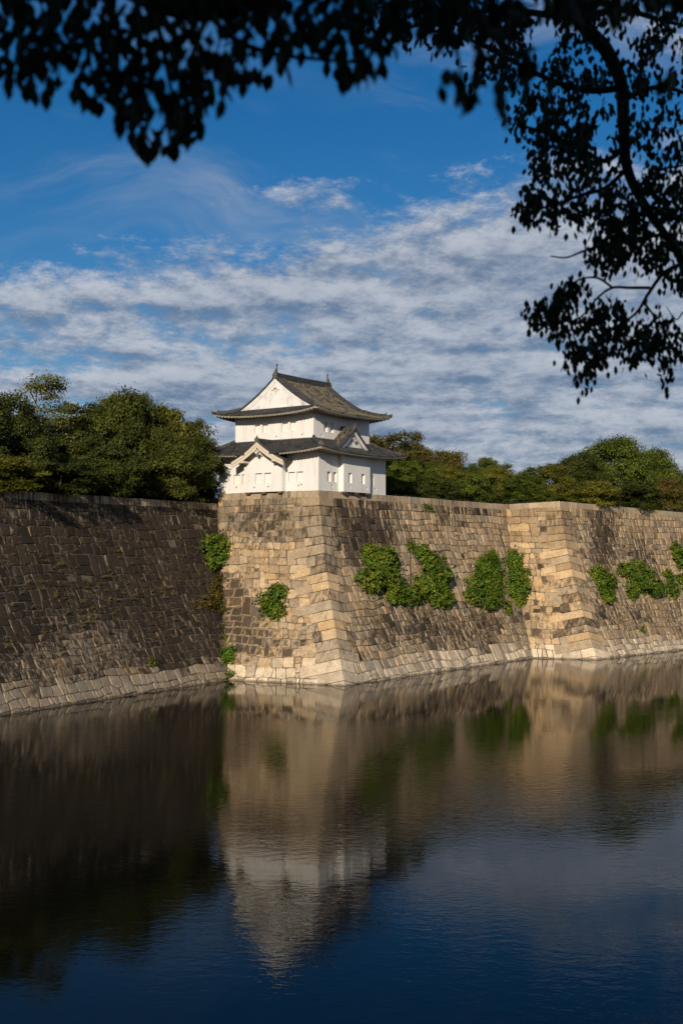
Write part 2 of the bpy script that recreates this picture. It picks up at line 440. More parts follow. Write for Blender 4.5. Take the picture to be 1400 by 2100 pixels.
def worn(face, d, z, a, n):
    """per-vertex tint: the chipped rim of a stained stone is paler than its middle"""
    f = random.uniform(.45, 1.)
    if face.key == 'BL' and z < 13: f = random.uniform(.0, .35)
    if face.key == 'CL': f = random.uniform(.1, .5)
    A = np.tile(np.array(a, np.float32), (3 * n + 1, 1)); A[:2 * n, 1] *= f
    if face.key != 'LW': A[n:2 * n, 0] = np.minimum(1, A[n:2 * n, 0] + .15)
    A[2 * n:3 * n, 1] *= RNG.uniform(.55, 1.1, n)
    return A
def stone_mesh_data(face, poly, proud, gap=.03, bev=.09):
    """poly: ring of (d, z) points; gives verts, faces of one pillowed stone lying on the face"""
    n = len(poly); cd = sum(p[0] for p in poly) / n; cz = sum(p[1] for p in poly) / n
    def inset(a):
        out = []
        for d, z in poly:
            l = math.hypot(d - cd, z - cz); f = max(.3, 1 - a / max(l, .05))
            out.append((cd + (d - cd) * f, cz + (z - cz) * f))
        return out
    V = []; fs = []
    r1 = inset(gap * 1.3); r2 = inset(gap * 1.3 + bev)
    N = face.nrm(cd, cz)
    tl = (random.uniform(-.03, .03), random.uniform(-.04, .03))
    for ring, off in ((r1, -.16), (r1, proud - bev * .55), (r2, proud)):
        for d, z in ring:
            o = off
            if ring is r2: o += tl[0] * (d - cd) + tl[1] * (z - cz) + random.uniform(-.012, .012)
            V.append(face.pt(d, z) + N * o)
    V.append(face.pt(cd, cz) + N * (proud + random.uniform(0, .03)))
    for a in (0, n):
        for i in range(n):
            j = (i + 1) % n; fs.append((a + i, a + j, a + n + j, a + n + i))
    for i in range(n): fs.append((2 * n + i, 2 * n + (i + 1) % n, 3 * n))
    return V, fs

def quoin_len(left, k, z, zt):
    long_ = (k % 2 == 0) == left
    s = 1 + .45 * max(0, 1 - z / zt) ** 1.3
    if left: return (3.6 if long_ else 2.2) * s
    return (2.5 if long_ else 1.6) * s
def quoin_courses(zt, seed):
    rr = random.Random(seed); zs = [Z_BED]
    top = zt - .80
    while zs[-1] < top - 1.4: zs.append(zs[-1] + rr.uniform(.88, 1.18))
    zs.append(top); return zs
Q_BC = quoin_courses(21.0, 11); Q_C = quoin_courses(21.15, 12)
def q_tilt(z, zt): return .20 * max(0., min(1., (zt - 1.2 - z) / 7))
def quoin_end(courses, left, z, zt):
    best = 0
    for k in range(len(courses) - 1):
        # line height at the far end is lower than at the corner
        l = quoin_len(left, k, courses[k], zt); dz = q_tilt(courses[k], zt) * l
        if courses[k] - dz <= z < courses[k + 1] - dz: best = l
    return best or quoin_len(left, 0, z, zt)

def field_stones(face, q_start=None, q_end=None, d_from=0., d_to=None):
    """courses of roughly squared stones, lines wavering, sizes mixed"""
    out = []
    L = face.L if d_to is None else d_to
    zt = min(face.z0, face.z1)
    zs = [Z_BED]
    while zs[-1] < zt - .80 - 1.25: zs.append(zs[-1] + random.uniform(.62, 1.10))
    zs.append(zt - .80 - (zt - .80 - zs[-1]) * .5 if zt - .8 - zs[-1] > 1.1 else zt - .80)
    if zs[-1] < zt - .81: zs.append(zt - .80)
    sd = ord(face.key[0]) + ord(face.key[1]) * .37
    def zl(k, d):
        z = zs[k]
        if k == len(zs) - 1: return face.ztop(d) - .79
        f = min(1., (zt - .8 - z) / 2.5)
        return z + f * (.30 * nz(d / 7.5, z / 5.5, sd) + .20 * nz(d / 2.2, z / 1.9, sd + 5) + .13 * nz(d * 1.1, z * 1.3, sd + 9))
    qs = lambda z: 1 + .45 * max(0, 1 - z / zt) ** 1.3
    nxt = []; blocked = []
    def row_segment(k, d0, d1, h, lean, f0, f1):
        zm = (zs[k] + zs[k + 1]) / 2
        cuts = [d0]
        while cuts[-1] < d1 - 1.0:
            w = random.uniform(.68, 1.45) if random.random() > .12 else random.uniform(.36, .6)
            if random.random() < .06: w = random.uniform(1.5, 2.0)
            cuts.append(cuts[-1] + w)
        if len(cuts) == 1: cuts.append(d1)
        cuts[-1] = d1
        tl = [random.uniform(-.12, .12) - lean for j in range(len(cuts))]
        tl[0], tl[-1] = 0 if f0 else -lean, 0 if f1 else -lean
        for j in range(len(cuts) - 1):
            a, b = cuts[j], cuts[j + 1]
            if b - a < .2: continue
            ab, at_, bb, bt = a - tl[j], a + tl[j], b - tl[j + 1], b + tl[j + 1]
            jit = lambda s=.045: random.uniform(-s, s)
            zb0, zb1, zbm = zl(k, ab), zl(k, bb), zl(k, (ab + bb) / 2)
            zt0, zt1, ztm = zl(k + 1, at_), zl(k + 1, bt), zl(k + 1, (at_ + bt) / 2)
            rects = [(zb0, zbm, zb1, zt0, ztm, zt1, ab, at_, bb, bt)]
            if k < len(zs) - 3 and .6 < b - a < 1.4 and random.random() < .11 and 0 < j < len(cuts) - 2:
                ln = -face.shear * (face.kk(zs[k + 1]) - face.kk(zs[k + 2]))
                a2, b2 = at_ + ln, bt + ln                    # runs up through the next course as well
                rects = [(zb0, zbm, zb1, zl(k + 2, a2), zl(k + 2, (a2 + b2) / 2), zl(k + 2, b2), ab, a2, bb, b2)]
                nxt.append((min(at_, (at_ + a2) / 2), max(bt, (bt + b2) / 2)))
            elif h > .85 and random.random() < .16 and b - a < 1.2:
                f = random.uniform(.4, .6); m0, mm, m1 = zb0 + (zt0 - zb0) * f, zbm + (ztm - zbm) * f, zb1 + (zt1 - zb1) * f
                am, bm = ab + (at_ - ab) * f, bb + (bt - bb) * f
                rects = [(zb0, zbm, zb1, m0, mm, m1, ab, am, bb, bm), (m0, mm, m1, zt0, ztm, zt1, am, at_, bm, bt)]
            for (p0, pm, p1, q0, qm, q1, xb0, xt0, xb1, xt1) in rects:
                c = .03
                ring = [(xb0 + c + abs(jit()), p0 + abs(jit())), ((xb0 + xb1) / 2 + jit(.1), pm + jit(.04)), (xb1 - c - abs(jit()), p1 + abs(jit())),
                        ((xb1 + xt1) / 2 + jit(.04), (p1 + q1) / 2 + jit(.08)), (xt1 - c - abs(jit()), q1 - abs(jit())),
                        ((xt0 + xt1) / 2 + jit(.1), qm + jit(.04)), (xt0 + c + abs(jit()), q0 - abs(jit())), ((xb0 + xt0) / 2 + jit(.04), (p0 + q0) / 2 + jit(.08))]
                dm, zmid = (xb0 + xb1 + xt0 + xt1) / 4, (pm + qm) / 2
                if random.random() < .006 and zmid > 3: continue           # a stone that has fallen out
                end = (q_start and a < 2.5 * qs(zm) + .1) or (q_end and b > L - 3.6 * qs(zm) - .1)
                V, fs = stone_mesh_data(face, ring, random.uniform(.0, .06) if end else random.uniform(.0, .08) if face.key == 'LW' else random.uniform(.02, .13), random.uniform(.005, .03), random.uniform(.06, .13))
                out.append((V, fs, worn(face, dm, zmid, stone_attr(face, dm, zmid), len(ring))))

    for k in range(len(zs) - 1):
        zm = (zs[k] + zs[k + 1]) / 2
        d0 = d_from + (1.6 * qs(zm) - .30 if q_start else 0)
        d1 = L - (2.2 * qs(zm) - .30 if q_end else 0)
        lean = face.shear * (face.kk(zs[k]) - face.kk(zs[k + 1])) / 2
        h = zs[k + 1] - zs[k]
        segs = []; x = d0
        for p0, p1 in sorted(blocked):
            if p0 - x > .3: segs.append((x, p0))
            x = max(x, p1)
        if d1 - x > .3: segs.append((x, d1))
        blocked = []
        for sa, sb in segs: row_segment(k, sa, sb, h, lean, sa == d0, sb == d1)
        blocked = list(nxt); nxt.clear()
    return out
def corner_stones(fl, fr, courses):
    """long and short dressed blocks stacked alternately up a convex corner"""
    out = []
    zt = fl.z1
    for k in range(len(courses) - 1):
        z0, z1 = courses[k], courses[k + 1]
        l_l, l_r = quoin_len(True, k, z0, zt), quoin_len(False, k, z0, zt)
        g = .03
        def block(face, dn, df, sgn, corner):
            # dn: distance of the near edge from the corner, df: far edge
            def pz(dist, z, top):
                t = q_tilt(courses[k + 1] if top else courses[k], zt)
                return z - t * dist
            gi = 0 if corner else g
            d_of = (lambda x: fl.L - x) if sgn < 0 else (lambda x: x)
            pts = [(dn + gi, pz(dn, z0, 0) + g), (df - g, pz(df, z0, 0) + g), (df - g, pz(df, z1, 1) - g), (dn + gi, pz(dn, z1, 1) - g)]
            return [(d_of(a), b) for a, b in pts]
        pr = random.uniform(.15, .19); bv = .05
        split_l = random.random() < (.45 if l_l > 3.6 else .25); split_r = random.random() < .4
        cl = l_l * random.uniform(.42, .62) if split_l else l_l
        cr = l_r * random.uniform(.5, .65) if split_r else l_r
        # the corner block itself: front on both faces, joined along the corner edge
        pl, prr = block(fl, 0, cl, -1, True), block(fr, 0, cr, 1, True)
        V = []; fs = []
        NL, NR = fl.nrm(fl.L, (z0 + z1) / 2), fr.nrm(0, (z0 + z1) / 2)
        def edge_pt(z, off):
            p = fl.pt(fl.L, z); c = NL.dot(NR); return p + (NL + NR) * (off / (1 + c))
        za, zb = z0 + g, z1 - g
        e = [edge_pt(za, -.2), edge_pt(za, pr - bv), edge_pt(za + bv, pr), edge_pt(zb - bv, pr), edge_pt(zb, pr - bv), edge_pt(zb, -.2)]
        V += e
        nseg = 2
        def side(face, far_lo, far_hi, flip, N):
            cols = [[i for i in range(6)]]
            for s in range(1, nseg + 1):
                f = s / nseg
                if s == nseg: f0 = f
                d_c = fl.L if face is fl else 0
                lo = (d_c + (far_lo[0] - d_c) * f, za + (far_lo[1] - za) * f); hi = (d_c + (far_hi[0] - d_c) * f, zb + (far_hi[1] - zb) * f)
                jitter = random.uniform(-.035, .02)
                P_ = [face.pt(*lo) + N * -.2, face.pt(*lo) + N * (pr - bv), face.pt(lo[0], lo[1] + bv) + N * (pr + jitter),
                      face.pt(hi[0], hi[1] - bv) + N * (pr + jitter), face.pt(*hi) + N * (pr - bv), face.pt(*hi) + N * -.2]
                b0 = len(V); V.extend(P_); cols.append(list(range(b0, b0 + 6)))
            b0 = len(V)
            d_c = fl.L if face is fl else 0
            dirn = 1 if far_lo[0] > d_c else -1
            # far end cap
            lo, hi = far_lo, far_hi
            for zz in (lo, hi): pass
            last = cols[-1]
            for a in range(len(cols) - 1):
                for i in range(5):
                    q = (cols[a][i], cols[a + 1][i], cols[a + 1][i + 1], cols[a][i + 1])
                    fs.append(q if flip else q[::-1])
            q = tuple(last); fs.append(q if flip else q[::-1])
        side(fr, prr[1], prr[2], True, NR)
        side(fl, pl[1], pl[2], False, NL)
        zm = (z0 + z1) / 2
        at1 = stone_attr(fl, fl.L - 1, zm, True)
        out.append((V, fs, at1))
        for face, a, b, sgn, sp in ((fl, cl, l_l, -1, split_l), (fr, cr, l_r, 1, split_r)):
            if not sp: continue
            ring = block(face, a, b, sgn, False)
            if sgn < 0: ring = ring[::-1]
            ring8 = []
            for i in range(4):
                p, q = ring[i], ring[(i + 1) % 4]; ring8 += [p, ((p[0] + q[0]) / 2, (p[1] + q[1]) / 2)]
            v2, f2 = stone_mesh_data(face, ring8, pr - random.uniform(0, .04), .012, .05)
            out.append((v2, f2, stone_attr(face, ring[0][0], zm, True)))
    return out

def inset_poly(pts, w):
    """polyline moved to its left (into the bank) by w, mitred"""
    out = []
    for i, p in enumerate(pts):
        ns = []
        if i > 0: d = (p - pts[i - 1]).normalized(); ns.append(Vector((-d.y, d.x)))
        if i < len(pts) - 1: d = (pts[i + 1] - p).normalized(); ns.append(Vector((-d.y, d.x)))
        if len(ns) == 1: out.append(p + ns[0] * w)
        else: m = ns[0] + ns[1]; out.append(p + m * (w / (1 + ns[0].dot(ns[1]))))
    return out
def cap_blocks(pts, zs, keys, w=1.1, h=.8, proud=.10):
    fr = inset_poly(pts, -proud); bk = inset_poly(pts, w)
    out = []
    for i in range(len(pts) - 1):
        L = (pts[i + 1] - pts[i]).length; cuts = [0.]
        while cuts[-1] < L - 2.6: cuts.append(cuts[-1] + random.uniform(1.5, 2.7))
        cuts.append(L)
        for j in range(len(cuts) - 1):
            g = .012; a, b = (cuts[j] + g) / L, (cuts[j + 1] - g) / L
            z_a, z_b = zs[i] + (zs[i + 1] - zs[i]) * a, zs[i] + (zs[i + 1] - zs[i]) * b
            dz = random.uniform(-.025, .02); o = random.uniform(-.02, .02)
            def P(f, side, z, back=0.):
                q = (fr[i].lerp(fr[i + 1], f) if side == 0 else bk[i].lerp(bk[i + 1], f)); r = (bk[i].lerp(bk[i + 1], f) - fr[i].lerp(fr[i + 1], f)).normalized()
                q = q + r * (o + back if side == 0 else 0); return Vector((q.x, q.y, z))
            c = .035
            V = [P(a, 0, z_a - h), P(b, 0, z_b - h), P(b, 0, z_b - c + dz), P(a, 0, z_a - c + dz),
                 P(a, 0, z_a + dz, c), P(b, 0, z_b + dz, c), P(b, 1, z_b + dz), P(a, 1, z_a + dz), P(a, 1, z_a - h), P(b, 1, z_b - h)]
            fs = [(0, 1, 2, 3), (3, 2, 5, 4), (4, 5, 6, 7), (8, 7, 6, 9), (0, 3, 4, 7, 8), (1, 9, 6, 5, 2), (0, 8, 9, 1)]
            at1 = (random.uniform(.35, .85), random.uniform(.05, .45) if keys[i] != 'LW' else random.uniform(.35, .6), random.uniform(.1, .6) if keys[i] != 'LW' else .1, .25)
            out.append((V, fs, at1))
    return out

def screen_area(V):
    c = sum(V, Vector()) / len(V)
    xs = [proj(p) for p in V]
    x0, x1 = min(p[0] for p in xs), max(p[0] for p in xs); y0, y1 = min(p[1] for p in xs), max(p[1] for p in xs)
    cx, cy = proj(c)
    if c.z < -.1 or cx < -5 or cx > 1405: return 0
    return (x1 - x0) * (y1 - y0)
def one_stone(name, data, parent):
    V, fs, at1 = data
    c = sum(V, Vector()) / len(V)
    me = mesh_np(name, [v - c for v in V], faces=fs, attr=np.asarray(at1, dtype=np.float32))
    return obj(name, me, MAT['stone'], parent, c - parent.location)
def rest_stones(name, datas, parent):
    V = []; fs = []; A = []
    for v, f, a in datas:
        b = len(V); V += v; fs += [tuple(i + b for i in q) for q in f]; A.append(np.tile(np.asarray(a, np.float32), (len(v), 1)) if np.ndim(a) == 1 else a)
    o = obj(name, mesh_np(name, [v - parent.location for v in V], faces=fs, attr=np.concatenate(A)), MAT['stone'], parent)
    return tag(o, kind='stuff')
def core(face, parent, nd=24, nzz=26, back=.06):
    ea, eb = {'LW': (0, 1.2), 'BL': (1.2, 0), 'BR': (0, 1.2), 'CL': (1.2, 0), 'CR': (0, 0)}[face.key]
    V = []; Q = []
    for i in range(nd + 1):
        for j in range(nzz + 1):
            d = -ea + (face.L + ea + eb) * i / nd; z = Z_BED + (face.ztop(d) - .5 - Z_BED) * j / nzz
            V.append(face.pt(d, z, -back) - parent.location)
    for i in range(nd):
        for j in range(nzz): a = i * (nzz + 1) + j; Q.append((a, a + nzz + 1, a + nzz + 2, a + 1))
    obj('wall_core', mesh_np('wall_core', V, quads=Q), MAT['wall_core'], parent)

def rampart(label, base, faces, fields, corners, caps):
    e = empty('stone_rampart', base); tag(e, label, 'wall', 'stone ramparts along the moat')
    for f in faces: core(f, e)
    fields.sort(key=lambda s: -screen_area(s[0]))
    for s in fields[:300]: one_stone('stone', s, e)
    if fields[300:]: rest_stones('small_stones', fields[300:], e)
    for s in corners: one_stone('corner_stone', s, e)
    for s in caps: one_stone('cap_stone', s, e)
    return e
rampart('dark weathered stone rampart under the trees, left of the white turret', (B1.x - 10, B1.y - 18, 0), [LW],
        field_stones(LW, d_from=2.), [], cap_blocks([T0, T1], [19.85, 19.85], ['LW']))
cap_main = cap_blocks([T1, T2, T3, T4, T5], [21., 21., 20.9, 21.15, 20.3], ['BL', 'BR', 'CL', 'CR'])
def near_T(s, k): return s
capA = [c for c in cap_main if (sum(c[0], Vector()) / 10).x < T3.x - .2 and (sum(c[0], Vector()) / 10).y < 177.2]
capB = [c for c in cap_main if not any(c is q for q in capA)]
rampart('sunlit tan stone rampart corner carrying the white turret', (B2.x, B2.y, 0), [BL, BR],
        field_stones(BL, q_end=(Q_BC,)) + field_stones(BR, q_start=(Q_BC,)), corner_stones(BL, BR, Q_BC), capA)
rampart('farther stone rampart corner at the right with bushes growing from it', (B4.x, B4.y, 0), [CL, CR],
        field_stones(CL, q_end=(Q_C,)) + field_stones(CR, q_start=(Q_C,)), corner_stones(CL, CR, Q_C), capB)

# castle ground behind the crest
bk = inset_poly([T1, T2, T3, T4, T5], .8); bl = inset_poly([T0, T1], .8)
gv = [(p.x, p.y, 20.35) for p in bk] + [(600, 700, 20.35), (600, 1500, 20.35), (-900, 1500, 20.35), (bk[0].x - 60, bk[0].y + 45, 20.35)]
tag(obj('castle_ground', mesh_np('castle_ground', gv, faces=[tuple(range(len(gv)))]), MAT['earth']), kind='structure')
gv = [(bl[0].x - 30, bl[0].y - 54, 19.35), (bl[0].x, bl[0].y, 19.35), (bl[1].x, bl[1].y, 19.35), (bk[0].x - 60, bk[0].y + 45, 19.35), (-900, 1500, 19.35), (-900, 50, 19.35)]
tag(obj('castle_ground', mesh_np('castle_ground', gv, faces=[tuple(range(len(gv)))]), MAT['earth']), kind='structure')
# near bank the photographer stands on
mb = MB(); mb.box(-300, 300, -300, 2.2, -.5, 11.95)
tag(mb.build('near_bank', MAT['earth']), kind='structure')

# ------------------------------------------------------------------ the turret
LX, LY = 13.75, 14.85
tur = empty('castle_turret', (0, 0, 0), math.atan2(.814, .58))
rdir, ldir = Vector((.5803, .8144)), Vector((-.8144, .5803))
tp = T2 + rdir * .14 + ldir * .14
tur.location = (tp.x, tp.y, 21.02)
tag(tur, 'two-storey white plaster castle turret with grey tiled roofs on the rampart', 'turret')

def wall_panel(name, axis, c, a0, a1, z0, z1, holes, mat, parent, depth=.30, sgn=-1):
    """plastered wall in plane axis=c, facing sgn, with real window recesses; holes: (a0,a1,z0,z1)"""
    As = sorted({a0, a1, *[h[0] for h in holes], *[h[1] for h in holes]}); Zs = sorted({z0, z1, *[h[2] for h in holes], *[h[3] for h in holes]})
    m = MB()
    def P(a, z, dd=0.): return (c - sgn * dd, a, z) if axis == 'x' else (a, c - sgn * dd, z)
    def quad(p):
        m.add(p, [(0, 1, 2, 3)])
    inside = lambda a, z: any(h[0] < a < h[1] and h[2] < z < h[3] for h in holes)
    for i in range(len(As) - 1):
        for j in range(len(Zs) - 1):
            if inside((As[i] + As[i + 1]) / 2, (Zs[j] + Zs[j + 1]) / 2): continue
            quad([P(As[i], Zs[j]), P(As[i + 1], Zs[j]), P(As[i + 1], Zs[j + 1]), P(As[i], Zs[j + 1])])
    for h in holes:
        for (u, v), (w, x) in (((h[0], h[2]), (h[1], h[2])), ((h[1], h[2]), (h[1], h[3])), ((h[1], h[3]), (h[0], h[3])), ((h[0], h[3]), (h[0], h[2]))):
            quad([P(u, v), P(w, x), P(w, x, depth), P(u, v, depth)])
    o = m.build(name, mat, parent)
    for h in holes:
        wd = h[1] - h[0]
        small = wd < .5
        s = MB(); d0, d1 = depth - .02, depth + .06
        e = .004
        def bx(a, b, z_, zz, n0, n1):
            if axis == 'x': s.box(min(c - sgn * n0, c - sgn * n1), max(c - sgn * n0, c - sgn * n1), a, b, z_, zz)
            else: s.box(a, b, min(c - sgn * n0, c - sgn * n1), max(c - sgn * n0, c - sgn * n1), z_, zz)
        if small:
            bx(h[0] + e, h[1] - e, h[2] + e, h[3] - e, depth - .09, depth + .05); s.build('loophole', MAT['shutter' if len(h) < 5 else 'black_hole'], o)
        else:
            bx(h[0] + e, h[1] - e, h[2] + e, h[3] - e, d0, d1); sh = s.build('shutter', MAT['shutter'], o)
            s2 = MB(); s = s2; bx((h[0] + h[1]) / 2 - .03, (h[0] + h[1]) / 2 + .03, h[2] - .10, h[2] - .04, -.03, .0); s2.build('peg', MAT['timber'], o)
    return o
W1, W2 = [], []
ZB = -.12
H1, H2 = 4.85, 9.55
win = lambda a, z, w=.95, h=1.15: (a, a + w, z, z + h)
loop = lambda a, z, s=.30: (a, a + s, z, z + s)
DB = .7                                   # how far the bays stand out
by0, by1 = 4.65, 10.35                    # left bay along y
bx0, bx1 = 3.95, 9.35                     # right bay along x
PL, SH = MAT['plaster'], MAT['shutter']
# ground floor
wall_panel('wall', 'x', 0, 0, by0, ZB, H1, [win(2.2, 1.05), win(3.4, 1.05), loop(2.3, .45), loop(2.75, .45, .24)], PL, tur)
wall_panel('wall', 'x', 0, by1, LY, ZB, H1, [win(10.55, 1.05, .75), win(11.6, 1.05), loop(12.0, .45)], PL, tur)
wall_panel('wall', 'y', 0, 0, bx0, ZB, H1, [win(1.65, 1.05, .75), win(2.8, 1.05, .75), loop(2.5, .42)], PL, tur)
wall_panel('wall', 'y', 0, bx1, LX, ZB, H1, [win(10.35, 1.05, .85), loop(11.4, .42)], PL, tur)
wall_panel('wall', 'x', LX, 0, LY, ZB, H1, [], PL, tur, sgn=1)
wall_panel('wall', 'y', LY, 0, LX, ZB, H1, [], PL, tur, sgn=1)
# upper floor
X0, X1, Y0, Y1 = 1.2, 12.55, 1.6, 13.3
ZU = 5.0
wall_panel('upper_wall', 'x', X0, Y0, Y1, ZU, H2, [win(3.5 + .6, 7.05, .9, 1.15), win(5.35 + .0, 7.05, .9, 1.15), win(8.3, 7.05, .85, 1.15), win(9.5, 7.05, .85, 1.15), loop(3.1, 6.35), loop(6.9, 6.35, .26)], PL, tur)
wall_panel('upper_wall', 'y', Y0, X0, X1, ZU, H2, [win(3.2, 6.95, .75, 1.15), win(4.35, 6.95, .75, 1.15), loop(2.7, 6.35)], PL, tur)
wall_panel('upper_wall', 'x', X1, Y0, Y1, ZU, H2, [], PL, tur, sgn=1)
wall_panel('upper_wall', 'y', Y1, X0, X1, ZU, H2, [], PL, tur, sgn=1)
# bays (stone-dropping oriels)
def bay(axis, a0, a1, holes, ztop):
    b = empty('bay', (0, 0, 0), 0, tur)
    wall_panel('front', axis, -DB, a0, a1, -.02, ztop, holes, PL, b)
    m = MB()
    if axis == 'x':
        m.add([(-DB, a0, -.02), (0, a0, -.02), (0, a0, ztop), (-DB, a0, ztop)], [(0, 1, 2, 3)])
        m.add([(-DB, a1, -.02), (0, a1, -.02), (0, a1, ztop), (-DB, a1, ztop)], [(0, 1, 2, 3)])
        m.add([(-DB, a0, -.02), (0, a0, -.02), (0, a1, -.02), (-DB, a1, -.02)], [(0, 1, 2, 3)])
    else:
        m.add([(a0, -DB, -.02), (a0, 0, -.02), (a0, 0, ztop), (a0, -DB, ztop)], [(0, 1, 2, 3)])
        m.add([(a1, -DB, -.02), (a1, 0, -.02), (a1, 0, ztop), (a1, -DB, ztop)], [(0, 1, 2, 3)])
        m.add([(a0, -DB, -.02), (a0, 0, -.02), (a1, 0, -.02), (a1, -DB, -.02)], [(0, 1, 2, 3)])
    m.build('side', PL, b)
    for f in (.08, .5, .92):
        c = a0 + (a1 - a0) * f; m = MB()
        if axis == 'x': m.box(-DB + .02, .4, c - .28, c + .28, -.24, -.03)
        else: m.box(c - .28, c + .28, -DB + .02, .4, -.24, -.03)
        m.build('corbel', MAT['timber'], b)
    return b
bay('x', by0, by1, [win(6.3, .98, 1.05, 1.2), win(7.65, .98, 1.05, 1.2), loop(6.55, .35), loop(8.7, .35, .26)], 3.72)
bay('y', bx0, bx1, [win(4.9, 1.0, .72, 1.2), win(7.55, 1.0, .72, 1.2), loop(5.05, .42, .26) + (1,), loop(8.45, .40, .26)], 4.5)

# roofs -------------------------------------------------------------
RIB = .32
RIBP = [0., .0, .045, .085, .085, .045]
def sheet(name, fn, a0, a1, p0f, p1f, mat, parent, K=12, thick=.14, flip=False):
    """tiled slope: fn(a,p)->(x,y,z); round tile rows run down the slope as real ribs"""
    n = max(2, int(round((a1 - a0) / RIB))); step = (a1 - a0) / n
    As = []; Hs = []
    for i in range(n):
        for j, h in enumerate(RIBP): As.append(a0 + step * (i + j / 6)); Hs.append(h)
    As.append(a1); Hs.append(0.)
    V = []; UV = []; cols = 0; keep = []
    for a, h in zip(As, Hs):
        p0, p1 = p0f(a), p1f(a)
        if p1 - p0 < .02: p1 = p0 + .02
        for k in range(K + 1):
            p = p0 + (p1 - p0) * k / K
            x, y, z = fn(a, p); V.append((x, y, z + h)); UV.append(((a - a0) / step, p))
        x, y, z = fn(a, p0); V.append((x, y, z - thick)); UV.append(((a - a0) / step, p0))          # eave edge
        cols += 1
    S = K + 2; Q = []
    for i in range(cols - 1):
        for k in range(K): Q.append((i*S + k, (i+1)*S + k, (i+1)*S + k + 1, i*S + k + 1))
        Q.append((i*S + K + 1, (i+1)*S + K + 1, (i+1)*S, i*S))
    Q = np.array(Q)
    if flip: Q = Q[:, ::-1]
    return obj(name, mesh_np(name, V, quads=Q, uv=UV), mat, parent)

def rise(q): return q * .78 + .22 * q * q
class Skirt:
    """hipped roof ring: eave rectangle out to inner rectangle"""
    def __init__(s, e, i, z_e, rise_fn, U):
        s.e, s.i, s.ze, s.rf, s.U = e, i, z_e, rise_fn, U
    def side(s, k):
        ex0, ex1, ey0, ey1 = s.e; ix0, ix1, iy0, iy1 = s.i
        if k == '-x': return ey0, ey1, ix0 - ex0, iy0 - ey0, ey1 - iy1, lambda a, p: (ex0 + p, a)
        if k == '+x': return ey0, ey1, ex1 - ix1, iy0 - ey0, ey1 - iy1, lambda a, p: (ex1 - p, a)
        if k == '-y': return ex0, ex1, iy0 - ey0, ix0 - ex0, ex1 - ix1, lambda a, p: (a, ey0 + p)
        if k == '+y': return ex0, ex1, ey1 - iy1, ix0 - ex0, ex1 - ix1, lambda a, p: (a, ey1 - p)
    def fn(s, k):
        a0, a1, P, N0, N1, xy = s.side(k)
        def f(a, p):
            q = p / P; up = s.U * (math.exp(-1.05 * max(0, a - a0) / N0) + math.exp(-1.05 * max(0, a1 - a) / N1)) * max(0, 1 - q) ** 2
            x, y = xy(a, p); return x, y, s.ze + s.rf(p, P) + up
        return f
    def pmax(s, k):
        a0, a1, P, N0, N1, xy = s.side(k)
        return lambda a: max(0., min(P, (a - a0) * P / N0, (a1 - a) * P / N1))
OV = 1.95
ov2 = 2.0
roof1 = empty('lower_roof', (0, 0, 0), 0, tur)
SK1 = Skirt((-OV, LX + OV, -OV, LY + OV), (X0, X1, Y0, Y1), 4.28, lambda p, P: 1.85 * rise(p / P), .62)
BC, BH, BZ0, BZ1 = 7.5, 3.85, 3.42, 5.62          # left bay gable: centre, half width, eave and ridge heights
def bay_z(y):
    s = min(1.15, abs(y - BC) / BH); return BZ1 - (BZ1 - BZ0) * (1.32 * s - .32 * s * s - .0 * s)
def p0_left(a):
    # the main roof starts where it rises out of the bay's own roof
    if abs(a - BC) > BH: return 0.
    f = SK1.fn('-x'); zb = bay_z(a); p = 0.
    while p < 3.1 and f(a, p)[2] < zb - .02: p += .02
    return p
TL, TD = MAT['tile_lichen'], MAT['tile']
for k, mt in (('-x', TD), ('-y', TD), ('+x', TD), ('+y', TD)):
    a0, a1, P, _, _, _ = SK1.side(k)
    pm = SK1.pmax(k)
    if k == '-x': sheet('tiles', SK1.fn(k), a0, a1, lambda a: min(p0_left(a), max(0, pm(a))), pm, mt, roof1)
    else: sheet('tiles', SK1.fn(k), a0, a1, lambda a: 0., pm, mt, roof1, flip=k in ('-y', '+x') )

